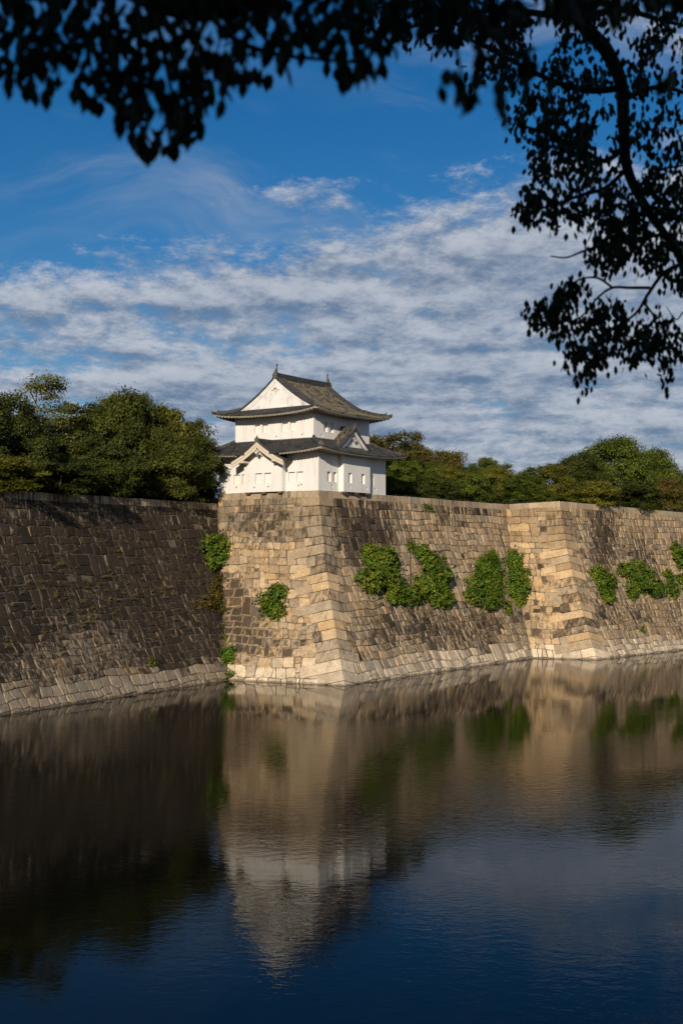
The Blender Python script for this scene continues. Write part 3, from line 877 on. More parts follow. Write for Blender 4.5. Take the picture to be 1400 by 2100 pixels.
def eave_under(sk, k, wall_at, parent, skip=None, zoff=.16):
    """plastered soffit with a fascia strip and stub rafters"""
    a0, a1, P, N0, N1, xy = sk.side(k); f = sk.fn(k)
    m = MB(); n = 40; pts = []
    segs = []; cur = []
    for i in range(n + 1):
        a = a0 + .1 + (a1 - a0 - .2) * i / n
        if skip and skip[0] < a < skip[1]:
            if cur: segs.append(cur); cur = []
            continue
        cur.append(a)
    if cur: segs.append(cur)
    for sg in segs:
        V = []; Fc = []
        for a in sg:
            d0 = min(a - a0, a1 - a)
            x, y, z = f(a, .06); x1, y1 = xy(a, min(wall_at, max(.3, d0 * P / N0)))
            xa, ya, za = f(a, .03)
            x2, y2 = xy(a, .22)
            V += [(xa, ya, z - .13), (xa, ya, z - .20), (x2, y2, z - .21), (x1, y1, sk.ze + .02 + (z - sk.ze - .0) * .55 - .12 + .22)]
        for i in range(len(sg) - 1):
            b = i * 4
            for j in range(3): Fc.append((b + j, b + 4 + j, b + 5 + j, b + 1 + j))
        m.add(V, Fc)
    m.build('soffit', MAT['soffit'], parent)
    m = MB(); cnt = int((a1 - a0) / .52)
    for i in range(cnt):
        a = a0 + .45 + (a1 - a0 - .9) * i / (cnt - 1)
        if skip and skip[0] - .1 < a < skip[1] + .1: continue
        d0 = min(a - a0, a1 - a); pe = min(wall_at, max(.5, d0 * P / N0))
        z = f(a, .1)[2]; zi = sk.ze + (z - sk.ze) * .55 + .12
        w = .13
        P8 = []
        for p, zz in ((.16, z - .31), (pe, zi - .16)):
            (xa, ya), (xb, yb) = xy(a - w, p), xy(a + w, p); P8 += [(xa, ya, zz), (xb, yb, zz)]
        for p, zz in ((.14, z - .20), (pe, zi + .02)):
            (xa, ya), (xb, yb) = xy(a - w, p), xy(a + w, p); P8 += [(xa, ya, zz), (xb, yb, zz)]
        m.hexa([P8[0], P8[1], P8[3], P8[2], P8[4], P8[5], P8[7], P8[6]])
    m.build('rafters', MAT['soffit'], parent)
for k, w in (('-x', OV), ('-y', OV), ('+x', OV), ('+y', OV)):
    eave_under(SK1, k, w, roof1, (BC - BH * .80, BC + BH * .80) if k == '-x' else None)

RIDGE_SEC = lambda w, h: [(-w, 0), (-w, h * .62), (-w * .55, h * .92), (0, h), (w * .55, h * .92), (w, h * .62), (w, 0)]
def onigawara(p, d, s, parent, name='end_tile'):
    """demon-mask end tile: shouldered plaque with a boss and a raised top"""
    d = Vector((d[0], d[1], 0)).normalized(); sd = Vector((-d.y, d.x, 0)); m = MB()
    out = [(-.5, 0), (-.42, .35), (-.5, .5), (-.3, .78), (-.12, .9), (0, 1.15), (.12, .9), (.3, .78), (.5, .5), (.42, .35), (.5, 0)]
    V = []
    for t in (-.09, .09):
        for a, b in out: V.append(Vector(p) + sd * (a * s) + d * (t * s) + Vector((0, 0, b * s)))
    n = len(out); m.add(V, [tuple(range(n)), tuple(range(n, 2 * n))[::-1]] + [(i, (i + 1) % n, n + (i + 1) % n, n + i) for i in range(n)])
    m.tube([Vector(p) + d * (.05 * s) + Vector((0, 0, .45 * s)), Vector(p) + d * (.2 * s) + Vector((0, 0, .45 * s))], [.2 * s, .13 * s], 8)
    return m.build(name, MAT['ornament'], parent)
def hips(sk, parent, w=.17, h=.30, upto=1.0, corners=((0, 0), (1, 0), (0, 1), (1, 1))):
    for cx, cy in corners:
        k = '-y' if cy == 0 else '+y'
        a0, a1, P, N0, N1, xy = sk.side(k); f = sk.fn(k); pts = []
        for i in range(11):
            q = upto * (i / 10); p = q * P
            a = a0 + q * N0 if cx == 0 else a1 - q * N1
            pts.append(f(a, p))
        pts = [(x, y, z + .05) for x, y, z in pts]
        m = MB(); m.sweep(pts[2:], RIDGE_SEC(w, h)); hr = m.build('hip_ridge', MAT['ridge_tile'], parent)
        m = MB(); m.sweep(pts[:4], RIDGE_SEC(w * .8, h * .55)); m.build('hip_ridge', MAT['ridge_tile'], parent)
        d = Vector(pts[0]) - Vector(pts[4])
        onigawara(Vector(pts[2]) - Vector((0, 0, .05)), d, .55, parent)
        onigawara(Vector(pts[0]) - Vector((0, 0, .1)), d, .36, parent)
hips(SK1, roof1)

# left bay gable roof (ridge runs along x)
bayroof = empty('bay_roof', (0, 0, 0), 0, tur)
XF = -1.80
def bay_back(y):
    z = bay_z(y); f = SK1.fn('-x'); p = 0.
    while p < 3.15 and f(y, p)[2] < z: p += .04
    return max(-OV + p + .05, XF + .15) if abs(y - BC) < BH * .85 else -.02
for sg in (-1, 1):
    fnb = lambda a, p, sg=sg: (a, BC + sg * (BH - p), bay_z(BC + sg * (BH - p)) + .10)
    # tile rows run down the slope: a is x, p is distance up from the eave
    n = 12
    sheet('tiles', fnb, XF - .05, 1.2, lambda a: 0., lambda a: BH, TD, bayroof, flip=sg < 0)
    # verge row
    pts = [(XF + .08, BC + sg * BH * t, bay_z(BC + sg * BH * t) + .12) for t in [i / 12 for i in range(13)]]
    m = MB(); m.sweep(pts, [(-.14, 0), (-.14, .1), (0, .17), (.14, .1), (.14, 0)]); m.build('verge_tile', MAT['ridge_tile'], bayroof)
    # bargeboards
    V = []; ts = [i / 16 for i in range(17)]; fl = lambda t: .06 * max(0, t - .8) / .2
    m = MB()
    for (xa, xb, u0, u1) in ((XF - .10, XF - .02, .06, -.22), (XF - .02, XF + .08, -.16, -.52)):
        V = []
        for t in ts:
            y = BC + sg * BH * t; z = bay_z(y)
            dz = (bay_z(y + .01) - bay_z(y - .01)) / .02; c = math.sqrt(1 + dz * dz)
            for x in (xa, xb): V += [(x, y, z + u0 * c), (x, y, z + u1 * c * (1 + .0 * t))]
        Fc = []
        for i in range(len(ts) - 1):
            b = i * 4; Fc += [(b, b + 1, b + 5, b + 4), (b + 2, b + 6, b + 7, b + 3), (b, b + 4, b + 6, b + 2), (b + 1, b + 3, b + 7, b + 5)]
        e = (len(ts) - 1) * 4; Fc += [(0, 2, 3, 1), (e, e + 1, e + 3, e + 2)]
        m.add(V, Fc)
    m.build('bargeboard', MAT['bargeboard'], bayroof)
    # underside
    V = []
    for t in ts:
        y = BC + sg * BH * t
        for x in (XF, .0): V.append((x, y, bay_z(y) - .08))
    m = MB(); m.add(V, [(2*i, 2*i+1, 2*i+3, 2*i+2) for i in range(len(ts) - 1)]); m.build('soffit', MAT['soffit'], bayroof)
    # purlin heads under the verge
    m = MB(); y = BC + sg * BH * .62; zz = bay_z(y) - .55
    m.box(XF + .05, 0, y - .3, y + .3, zz - .16, zz + .08); m.build('bracket', MAT['bargeboard'], bayroof)
# bay pediment wall above 5.0 is within the roof: triangular infill
ys = [BC + 2.85 * (i / 8 - 1) for i in range(17)]
V = [(-DB, BC + 2.85, 3.72), (-DB, BC - 2.85, 3.72)] + [(-DB, y, max(3.74, bay_z(y) - .09)) for y in ys]
m = MB(); m.add(V, [tuple(range(len(V)))]); m.build('gable_wall', PL, bayroof)
m = MB(); m.sweep([(XF - .02, BC, BZ1 + .05), (1.2, BC, BZ1 + .05)], RIDGE_SEC(.2, .48)); m.build('ridge', MAT['ridge_tile'], bayroof)
onigawara((XF - .02, BC, BZ1 + .0), (-1, 0), .72, bayroof)
def pendant(c, n, s, parent):
    """gegyo: plaster pendant with a boss, a leaf-shaped drop and two scrolls"""
    n = Vector(n); sd = Vector((-n.y, n.x, 0)); up = Vector((0, 0, 1)); c = Vector(c); m = MB()
    out = [(0, -1.05), (.22, -.72), (.50, -.55), (.52, -.25), (.30, -.08), (.42, .12), (.34, .38), (.0, .5), (-.34, .38), (-.42, .12), (-.30, -.08), (-.52, -.25), (-.50, -.55), (-.22, -.72)]
    V = []
    for t in (0, .14):
        for a, b in out: V.append(c + sd * a * s + up * b * s + n * t * s)
    k = len(out); m.add(V, [tuple(range(k))[::-1], tuple(range(k, 2 * k))] + [(i, (i + 1) % k, k + (i + 1) % k, k + i) for i in range(k)])
    for sg in (-1, 1):
        m.tube([c + n * .1 * s + sd * sg * (.3 + .25 * i) * s + up * (.1 + .12 * math.sin(i * 2.2) - .1 * i) * s for i in range(5)], [.2 * s, .18 * s, .15 * s, .11 * s, .05 * s], 6)
    o = m.build('pendant', MAT['plaster_ornament'], parent)
    m = MB(); m.tube([c + n * .12 * s + up * .12 * s, c + n * .3 * s + up * .12 * s], [.24 * s, .17 * s], 8); m.build('boss', MAT['timber'], o)
    return o
pendant((XF - .10, BC, bay_z(BC) - .95), (-1, 0, 0), .42, bayroof)

# triangular gable on the lower roof, right side (ridge runs along y)
gab = empty('dormer_gable', (0, 0, 0), 0, tur)
GC, GH, GZ1, GF = 6.65, 3.15, 7.35, -.35
f_my = SK1.fn('-y')
def gz(x): s = abs(x - GC) / GH; return GZ1 - (GZ1 - 4.9) * (1.12 * s - .12 * s * s)
for sg in (-1, 1):
    fng = lambda a, p, sg=sg: (GC + sg * (GH - p), a, gz(GC + sg * (GH - p)) + .04)
    sheet('tiles', fng, GF, Y0, lambda a: 0., lambda a: GH, TL if sg < 0 else TD, gab, flip=sg > 0, thick=.05)
    pts = [(GC + sg * GH * t, GF + .05, gz(GC + sg * GH * t) + .08) for t in [i / 10 for i in range(11)]]
    m = MB(); m.sweep(pts, [(-.2, -.05), (-.2, .12), (0, .22), (.2, .12), (.2, -.05)]); m.build('verge_tile', MAT['ridge_tile'], gab)
    m = MB()
    for i in range(9):
        t = .04 + i / 9.5; x = GC + sg * GH * t
        m.tube([(x, GF - .14, gz(x) + .12), (x, GF + .5, gz(x) + .12)], .10, 6)
    m.build('verge_tile', MAT['ridge_tile'], gab)
    ts = [i / 10 for i in range(11)]; V = []
    for t in ts:
        x = GC + sg * (GH - .12) * t; z = gz(x)
        for y in (GF + .02, GF + .12): V += [(x, y, z + .02), (x, y, z - .50)]
    Fc = []
    for i in range(len(ts) - 1):
        b = i * 4; Fc += [(b, b + 1, b + 5, b + 4), (b + 2, b + 6, b + 7, b + 3), (b + 1, b + 3, b + 7, b + 5)]
    m = MB(); m.add(V, Fc); m.build('bargeboard', MAT['gable_plaster'], gab)
m = MB(); gy = GF + .42
m.add([(GC - GH + .1, gy, 4.75), (GC + GH - .1, gy, 4.75), (GC + .0, gy, GZ1 - .02)], [(0, 1, 2)]); m.build('gable_wall', MAT['gable_plaster'], gab)
m = MB(); m.sweep([(GC, GF - .02, GZ1 + .02), (GC, Y0, GZ1 + .02)], RIDGE_SEC(.2, .48)); m.build('ridge', MAT['ridge_tile'], gab)
onigawara((GC, GF - .04, GZ1 - .02), (0, -1), .66, gab)
pendant((GC, GF + .02, GZ1 - 1.05), (0, -1, 0), .36, gab)

# upper hip-and-gable roof
roof2 = empty('upper_roof', (0, 0, 0), 0, tur)
E2 = (X0 - ov2, X1 + ov2, Y0 - ov2, Y1 + ov2)
YC = (Y0 + Y1) / 2; PT = YC - E2[2]; G = 2.55
rf2 = lambda p, P=None: .31 * p + .0345 * p * p
ZE2 = 8.98
class Skirt2(Skirt):
    pass
SK2 = Skirt(E2, (E2[0] + PT, E2[1] - PT, YC - .001, YC + .001), ZE2, lambda p, P: rf2(p), .0)
def fn2(k):
    a0, a1, P, N0, N1, xy = SK2.side(k)
    def f(a, p):
        q = min(1, p / 3.4); up = .66 * (math.exp(-.38 * max(0, a - a0)) + math.exp(-.38 * max(0, a1 - a))) * (1 - q) ** 2
        x, y = xy(a, p); return x, y, ZE2 + rf2(p) + up
    return f
SK2.fn = fn2
vg0, vg1 = E2[0] + G, E2[1] - G                    # verge planes
for k in ('-y', '+y'):
    a0, a1 = E2[0], E2[1]
    pm = lambda a: (PT if vg0 - .01 <= a <= vg1 + .01 else max(0., min(a - E2[0], E2[1] - a)))
    # three strips: left hip, main slope, right hip
    for s0, s1 in ((a0, vg0), (vg0, vg1), (vg1, a1)):
        lim = (lambda a: PT) if s0 == vg0 else (lambda a: max(0., min(a - E2[0], E2[1] - a)))
        sheet('tiles', fn2(k), s0, s1, lambda a: 0., lim, TL if k == '-y' else TD, roof2, K=18, flip=k == '-y')
for k in ('-x', '+x'):
    sheet('tiles', fn2(k), E2[2], E2[3], lambda a: 0., lambda a: max(0., min(G + .75, a - E2[2], E2[3] - a)), TD, roof2, K=10, flip=k == '+x')
SK2.side_ = SK2.side
class UnderSk:
    pass
us = Skirt(E2, (X0, X1, Y0, Y1), ZE2, None, 0); us.fn = fn2
for k in ('-x', '-y', '+x', '+y'): eave_under(us, k, ov2, roof2)
hs2 = Skirt(E2, (E2[0] + G, E2[1] - G, E2[2] + G, E2[3] - G), ZE2, None, 0); hs2.fn = fn2
hips(hs2, roof2, .19, .34, 1.0)
for vx, sg in ((vg0, -1), (vg1, 1)):
    zf = lambda y: ZE2 + rf2(PT - abs(y - YC))
    for s in (-1, 1):
        hw = PT - G + .05
        ts = [i / 14 for i in range(15)]
        pts = [(vx + sg * .0, YC + s * hw * t, zf(YC + s * hw * t) + .02) for t in ts]
        m = MB(); m.sweep(pts, [(-.34, -.08), (-.34, .16), (-.17, .25), (0, .16), (.17, .25), (.34, .16), (.34, -.08)]); m.build('verge_tile', MAT['ridge_tile'], roof2)
        m = MB()
        for i in range(17):
            t = .03 + i / 17.6; y = YC + s * hw * t
            m.tube([(vx + sg * .42, y, zf(y) + .06), (vx - sg * .3, y, zf(y) + .06)], .11, 6)
        m.build('verge_tile', MAT['ridge_tile'], roof2)
        # descending ridge a little inside the verge
        pts = [(vx - sg * .95, YC + s * hw * t, zf(YC + s * hw * t) + .06) for t in [.04 + .92 * i / 10 for i in range(11)]]
        m = MB(); m.sweep(pts, RIDGE_SEC(.15, .26)); m.build('descending_ridge', MAT['ridge_tile'], roof2)
        for (o0, o1, u0, u1) in ((.30, .20, -.02, -.26), (.24, .14, -.22, -.46)):
            V = []
            for t in ts:
                y = YC + s * (hw - .05) * t; z = zf(y) - .04
                dz = (zf(y + .01) - zf(y - .01)) / .02; c = math.sqrt(1 + dz * dz)
                for o_ in (o0, o1): V += [(vx + sg * o_, y, z + u0 * c), (vx + sg * o_, y, z + u1 * c)]
            Fc = []
            for i in range(len(ts) - 1):
                b = i * 4; Fc += [(b, b + 1, b + 5, b + 4), (b + 2, b + 6, b + 7, b + 3), (b + 1, b + 3, b + 7, b + 5)]
            m = MB(); m.add(V, Fc); m.build('bargeboard', MAT['gable_plaster'], roof2)
    gw = vx + sg * .16
    m = MB(); V = [(gw, YC, zf(YC) - .05)]; hw = PT - G + .3
    V = [(gw, YC - hw, ZE2 + rf2(G) - .4), (gw, YC + hw, ZE2 + rf2(G) - .4)] + [(gw, YC + hw * t, zf(YC + hw * t) - .06) for t in [1 - i / 8 for i in range(17)]]
    m.add(V, [tuple(range(len(V)))]); m.build('gable_wall', MAT['gable_plaster'], roof2)
    pendant((vx + sg * .17, YC, zf(YC) - 1.35), (sg, 0, 0), .50, roof2)
zr = ZE2 + rf2(PT)
m = MB(); m.sweep([(vg0 - .25, YC, zr - .05), (vg0 + .8, YC, zr - .09), ((vg0 + vg1) / 2, YC, zr - .13), (vg1 - .8, YC, zr - .09), (vg1 + .25, YC, zr - .05)],
                  [(-.27, 0), (-.27, .42), (-.20, .44), (-.20, .56), (-.1, .66), (0, .70), (.1, .66), (.20, .56), (.20, .44), (.27, .42), (.27, 0)]); m.build('ridge', MAT['ridge_tile'], roof2)
def shachi(p, d, parent):
    """fish finial: head on the ridge, body arching up, tail fins spread at the top"""
    p = Vector(p); d = Vector(d); up = Vector((0, 0, 1)); m = MB()
    path = [(-.02, 0), (.10, .12), (.13, .30), (.06, .50), (-.04, .66), (-.07, .82), (-.03, .95)]
    rad = [.17, .19, .17, .13, .10, .07, .04]
    pts = [p + d * a + up * b for a, b in path]
    m.tube(pts, rad, 8)
    sd = Vector((-d.y, d.x, 0))
    def fin(prof, t=.03):
        V = [p + d * a + up * b + sd * s for s in (-t, t) for a, b in prof]; n = len(prof)
        m.add(V, [tuple(range(n)), tuple(range(n, 2*n))[::-1]] + [(i, (i+1) % n, n + (i+1) % n, n + i) for i in range(n)])
    fin([(-.08, .80), (.02, .80), (.20, 1.02), (.04, 1.0), (.0, 1.22), (-.08, 1.0), (-.22, 1.06)])
    fin([(.10, .35), (.34, .52), (.16, .55)]); fin([(.22, .10), (.38, .26), (.2, .28)]); fin([(-.06, .2), (-.24, .38), (-.05, .42)])
    m.tube([p + d * .02 + up * .02, p + d * -.22 + up * .02], [.17, .10], 8)
    return m.build('fish_finial', MAT['ornament'], parent)
for vx, sg in ((vg0, -1), (vg1, 1)):
    onigawara((vx + sg * .3, YC, zr - .1), (sg, 0), .80, roof2)
    shachi((vx - sg * .05, YC, zr + .52), (sg, 0, 0), roof2)

# ------------------------------------------------------------------ vegetation
def leaf_cards(C, Nn, size, tone, aspect=.62, rng=RNG):
    """one kite-shaped quad per leaf; C centres, Nn normals"""
    n = len(C); r = rng.normal(size=(n, 3)); t = np.cross(Nn, r); t /= np.linalg.norm(t, axis=1, keepdims=True) + 1e-9
    b = np.cross(Nn, t); s = size[:, None]
    V = np.stack([C + t * s, C + b * s * aspect + t * s * .1, C - t * s, C - b * s * aspect + t * s * .1], 1)
    V[:, 0] -= Nn * s * .15
    Q = np.arange(4 * n).reshape(-1, 4)
    A = np.zeros((n, 4, 4), np.float32); A[..., 0] = tone[:, None]; A[..., 1] = rng.random(n)[:, None]; A[..., 3] = 1
    return V.reshape(-1, 3), Q, A.reshape(-1, 4)
def unit(v): return v / (np.linalg.norm(v, axis=-1, keepdims=True) + 1e-9)

def crown_mesh(name, seed, rx, rz, lobes=16, clumps=55, leaves=16, leaf=.20, flat=1.0, spread=1.0, hollow=.0):
    rng = np.random.default_rng(seed); Vs = []; Cs = []; Ns = []; Ts = []
    for i in range(lobes):
        d = unit(rng.normal(size=3)); d[2] = d[2] * .95
        rr = rng.uniform(.38, .88) ** .8 * spread
        c = np.array([d[0] * rx * rr, d[1] * rx * rr, d[2] * rz * rr])
        out_ = i % 5 == 4
        if out_: rr = rng.uniform(.80, .98); c = np.array([d[0] * rx * rr, d[1] * rx * rr, d[2] * rz * rr])
        lr = rng.uniform(.17, .36) * rx * (.55 if out_ else 1); lz = lr * rng.uniform(.55, .85) * flat
        k = clumps // 2 if out_ else clumps
        cd = unit(rng.normal(size=(k, 3))); cd[:, 2] = np.where(cd[:, 2] < -.2, np.where(rng.random(k) < .6, -cd[:, 2], cd[:, 2]), cd[:, 2])
        cc = c + cd * np.array([lr, lr, lz]) * rng.uniform(.72, 1.08, (k, 1))
        tl = rng.uniform(.08, .85)
        for q in range(k):
            m = leaves
            p = cc[q] + rng.normal(size=(m, 3)) * np.array([.36, .36, .20]) * (rx / 4.2) ** .5
            Cs.append(p); Ns.append(unit(cd[q] + np.array([0, 0, .35]) + rng.normal(size=(m, 3)) * .42))
            Ts.append(np.clip(tl + rng.normal(size=m) * .22, 0, 1))
    C = np.concatenate(Cs); N = np.concatenate(Ns); T = np.concatenate(Ts)
    V, Q, A = leaf_cards(C, N, rng.uniform(.6, 1.25, len(C)) * leaf, T, rng=rng)
    return mesh_np(name, V, quads=Q, attr=A)
def trunk_mesh(name, seed, h, rx, r0=.28, lean=.0, nlimb=7, top=.75):
    rr = random.Random(seed); m = MB()
    pts = []; x = y = 0.
    for i in range(7):
        f = i / 6; pts.append((x + lean * f * h, y, f * h * top)); x += rr.uniform(-.18, .18); y += rr.uniform(-.18, .18)
    m.tube(pts, [r0 * (1.25 if i == 0 else 1) * (1 - .75 * i / 6) for i in range(7)], 8)
    for k in range(nlimb):
        i = rr.randint(2, 5); p = Vector(pts[i]); a = rr.uniform(0, 6.28); L = rx * rr.uniform(.45, .85)
        e = p + Vector((math.cos(a) * L, math.sin(a) * L, rr.uniform(.15, .55) * L + .4))
        mid = p.lerp(e, .5) + Vector((rr.uniform(-.2, .2), rr.uniform(-.2, .2), rr.uniform(-.1, .35)))
        r1 = r0 * (1 - .75 * i / 6) * .6
        m.tube([p, mid, e], [r1, r1 * .6, r1 * .2], 6)
        e2 = mid + Vector((rr.uniform(-1, 1), rr.uniform(-1, 1), rr.uniform(.3, 1))) * L * .4
        m.tube([mid, e2], [r1 * .5, r1 * .15], 5)
    return m.mesh(name, True)
CR_M = {'round': crown_mesh('crown', 1, 4.2, 5.2, 52, 36, 15, .15),
        'round2': crown_mesh('crown', 2, 4.2, 5.6, 54, 36, 15, .15),
        'broad': crown_mesh('crown', 3, 4.8, 4.0, 56, 34, 14, .15, flat=.8),
        'tall': crown_mesh('crown', 4, 3.2, 6.0, 48, 34, 14, .14),
        'dome': crown_mesh('crown', 9, 6.0, 5.2, 90, 36, 15, .15),
        'loose': crown_mesh('crown', 5, 3.6, 4.6, 46, 24, 12, .14, flat=.6, spread=1.12),
        'wispy': crown_mesh('crown', 6, 2.6, 6.0, 70, 20, 10, .10, flat=.8, spread=.98)}
TR_M = {'a': trunk_mesh('trunk', 1, 8, 4.2), 'b': trunk_mesh('trunk', 2, 8, 4.2, .24, .06), 'c': trunk_mesh('trunk', 3, 8, 3.6, .2, -.05, 10, .95)}
CR_R = {'dome': (6.0, 5.2), 'round': (4.2, 5.2), 'round2': (4.2, 5.6), 'broad': (4.8, 4.0), 'tall': (3.2, 6.0), 'loose': (3.6, 4.6), 'wispy': (2.6, 6.0)}

def tree(base, crown, top_z, width, mat, label, group, trunk='a', name='tree', low=.16, bark='bark', cat='tree'):
    """a tree standing at base whose crown reaches top_z and is width metres across"""
    e = empty(name, base, random.uniform(0, 6.28)); tag(e, label, cat, group)
    H = top_z - base[2]; rx, rz = CR_R[crown]
    cz0 = H * low; rzz = (H - cz0) / 2
    me = CR_M[crown]
    c = bpy.data.objects.new('crown', me); COL.objects.link(c); c.parent = e
    if not me.materials: me.materials.append(MAT[mat])
    c.material_slots[0].link = 'OBJECT'; c.material_slots[0].material = MAT[mat]
    c.location = (0, 0, cz0 + rzz); c.scale = (width / 2 / rx * 1.0, width / 2 / rx * 1.0, rzz / rz * 1.06)
    tm = TR_M[trunk]; t = bpy.data.objects.new('trunk', tm); COL.objects.link(t); t.parent = e
    if not tm.materials: tm.materials.append(MAT['bark'])
    t.material_slots[0].link = 'OBJECT'; t.material_slots[0].material = MAT[bark]
    s = H / 8 * .92; t.scale = (max(.7, s * .85), max(.7, s * .85), s); t.location = (0, 0, -.15)
    return e
def zpx(py, Y): return CAM_Z - (py - HZ) / F_PX * Y
def stand(face, px, back):
    """point behind the crest of a wall face on the sight line of column px"""
    for i in range(4000):
        d = face.L * (i / 2000 - .5)
        t = face.t0.lerp(face.t1, d / face.L)
        dr = (face.t1 - face.t0).normalized(); q = t + Vector((-dr.y, dr.x)) * back
        if 700 + F_PX * q.x / q.y >= px: return q
    return q
GL = 'trees on the left rampart'
LT = [ # px, metres behind the crest, top row, width, crown, leaf, trunk, label
    (-70, 5, 812, 9.5, 'round', 'leaf_evergreen', 'a', 'dark evergreen tree cut by the left edge of the picture'),
    (18, 6.0, 800, 7.0, 'round2', 'leaf_evergreen', 'b', 'dark evergreen tree in the far left corner above the rampart'),
    (88, 7.0, 752, 7.5, 'wispy', 'leaf_pale', 'c', 'tall thin pale-leaved tree poking highest above the left trees'),
    (58, 3.0, 872, 7.0, 'round', 'leaf_evergreen', 'a', 'low dark tree in front of the tall pale one on the left'),
    (130, 9.0, 828, 7.5, 'tall', 'leaf_bamboo', 'c', 'yellowish bamboo-like clump between the tall pale tree and the green trees'),
    (156, 4.5, 872, 7.0, 'round2', 'leaf_evergreen', 'b', 'dark rounded tree below the yellowish clump on the left rampart'),
    (205, 6.5, 832, 8.0, 'round', 'leaf_green', 'a', 'green tree just left of the highest green crown'),
    (255, 7.0, 806, 10.5, 'dome', 'leaf_green', 'b', 'highest broad green crown in the middle of the left rampart trees'),
    (318, 7.5, 826, 8.5, 'broad', 'leaf_olive', 'a', 'olive green tree right of the highest green crown'),
    (372, 7.0, 843, 7.5, 'round', 'leaf_green', 'b', 'green tree with browning top, second from the turret'),
    (398, 8.0, 848, 4.0, 'loose', 'leaf_autumn', 'c', 'sparse brown-leaved treetop nearest the turret roof'),
    (400, .9, 888, 6.8, 'round2', 'leaf_green', 'a', 'bushy green tree touching the left end of the turret'),
    (335, .8, 905, 8.0, 'broad', 'leaf_green', 'b', 'low spreading tree overhanging the crest left of the turret'),
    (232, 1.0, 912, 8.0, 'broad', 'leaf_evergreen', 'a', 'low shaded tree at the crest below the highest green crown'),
    (118, .3, 930, 8.0, 'round', 'leaf_evergreen', 'b', 'low dark tree leaning out over the crest on the left'),
    (4, .0, 932, 8.0, 'round', 'leaf_olive', 'a', 'olive bush-like tree hanging over the crest at the left edge'),
]
for px, bk_, ty, w, cr, lf, tk, lab in LT:
    q = stand(LW, px, bk_)
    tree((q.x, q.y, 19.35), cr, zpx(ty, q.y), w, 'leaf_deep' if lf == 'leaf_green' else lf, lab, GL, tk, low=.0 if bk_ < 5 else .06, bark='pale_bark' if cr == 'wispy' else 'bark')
GR = 'trees behind the right ramparts'
RT = [
    (BR, 800, 12, 878, 9.5, 'loose', 'leaf_autumn', 'c', 'tall brownish tree rising right behind the turret'),
    (BR, 842, 13, 890, 7.0, 'round', 'leaf_autumn', 'c', 'brown-tinged crown second from the turret'),
    (BR, 905, 16, 922, 8.5, 'broad', 'leaf_autumn', 'a', 'reddish brown low crown behind the green row'),
    (BR, 815, 5.0, 934, 5.5, 'round2', 'leaf_green', 'a', 'dark green tree tucked beside the right end of the turret'),
    (BR, 862, 5.5, 940, 5.5, 'round', 'leaf_green', 'b', 'low green tree in the row, second right of the turret'),
    (BR, 915, 6.0, 953, 5.8, 'round2', 'leaf_olive', 'a', 'low yellow-green tree in the row, third right of the turret'),
    (BR, 990, 12, 934, 6.0, 'round2', 'leaf_green', 'b', 'green tree with a pointed top behind the low row'),
    (BR, 962, 5.0, 960, 5.5, 'round', 'leaf_green', 'b', 'low green tree in the row, fourth right of the turret'),
    (BR, 1018, 5.5, 952, 6.0, 'round2', 'leaf_olive', 'a', 'low yellow-green tree above the inner corner of the rampart'),
    (BR, 1062, 13, 945, 6.5, 'loose', 'leaf_olive', 'c', 'sparse olive treetop showing above the low row'),
    (CR, 1075, 9.0, 960, 6.0, 'round', 'leaf_green', 'b', 'low green tree left of the second rampart corner'),
    (CR, 1125, 7.0, 948, 7.0, 'round2', 'leaf_olive', 'a', 'olive green tree over the second rampart corner'),
    (CR, 1186, 12, 932, 9.5, 'dome', 'leaf_evergreen', 'b', 'dark crown on the left shoulder of the big round tree'),
    (CR, 1266, 10, 900, 13.0, 'dome', 'leaf_green', 'a', 'big round dominant tree on the right rampart'),
    (CR, 1338, 11, 924, 10.0, 'dome', 'leaf_green', 'b', 'right-hand crown joined to the big round tree'),
    (CR, 1212, 1.8, 985, 8.0, 'broad', 'leaf_olive', 'b', 'low yellow-green tree at the crest under the big round tree'),
    (CR, 1300, 1.4, 985, 8.0, 'round', 'leaf_evergreen', 'a', 'shaded low tree at the crest below the right crown'),
    (CR, 1365, 6.0, 978, 7.5, 'broad', 'leaf_autumn', 'c', 'brownish low tree near the right edge of the picture'),
    (CR, 1415, 6.5, 968, 8.5, 'round2', 'leaf_evergreen', 'a', 'dark tree cut by the right edge of the picture'),
]
for fc, px, bk_, ty, w, cr, lf, tk, lab in RT:
    q = stand(fc, px, bk_)
    tree((q.x, q.y, 20.3), cr, zpx(ty, q.y), w, lf, lab, GR, tk, low=-.04 if bk_ < 8 else .05)

# undergrowth closing the view below the crowns
for fc, zg, pxs, lab, grp in ((LW, 19.35, [-60 + 34 * i for i in range(15)], 'shaded undergrowth shrub below the trees on the left rampart', 'undergrowth on the left rampart'),
                              (BR, 20.3, [812 + 26 * i for i in range(11)], 'low undergrowth shrub behind the crest right of the turret', 'undergrowth behind the right crest'),
                              (CR, 20.3, [1090 + 28 * i for i in range(13)], 'low undergrowth shrub behind the far right crest', 'undergrowth behind the far right crest')):
    for i, px in enumerate(pxs):
        q = stand(fc, px + random.uniform(-8, 8), random.uniform(6.0, 10.0) if fc is LW else random.uniform(4.5, 9.))
        tree((q.x, q.y, zg), ('round', 'broad', 'round2')[i % 3], zg + random.uniform(3.2, 5.0), random.uniform(5.0, 7.0), 'leaf_evergreen' if fc is LW else ('leaf_green', 'leaf_evergreen')[i % 2], lab, grp, 'b', 'undergrowth_shrub', low=-.25, cat='shrub')

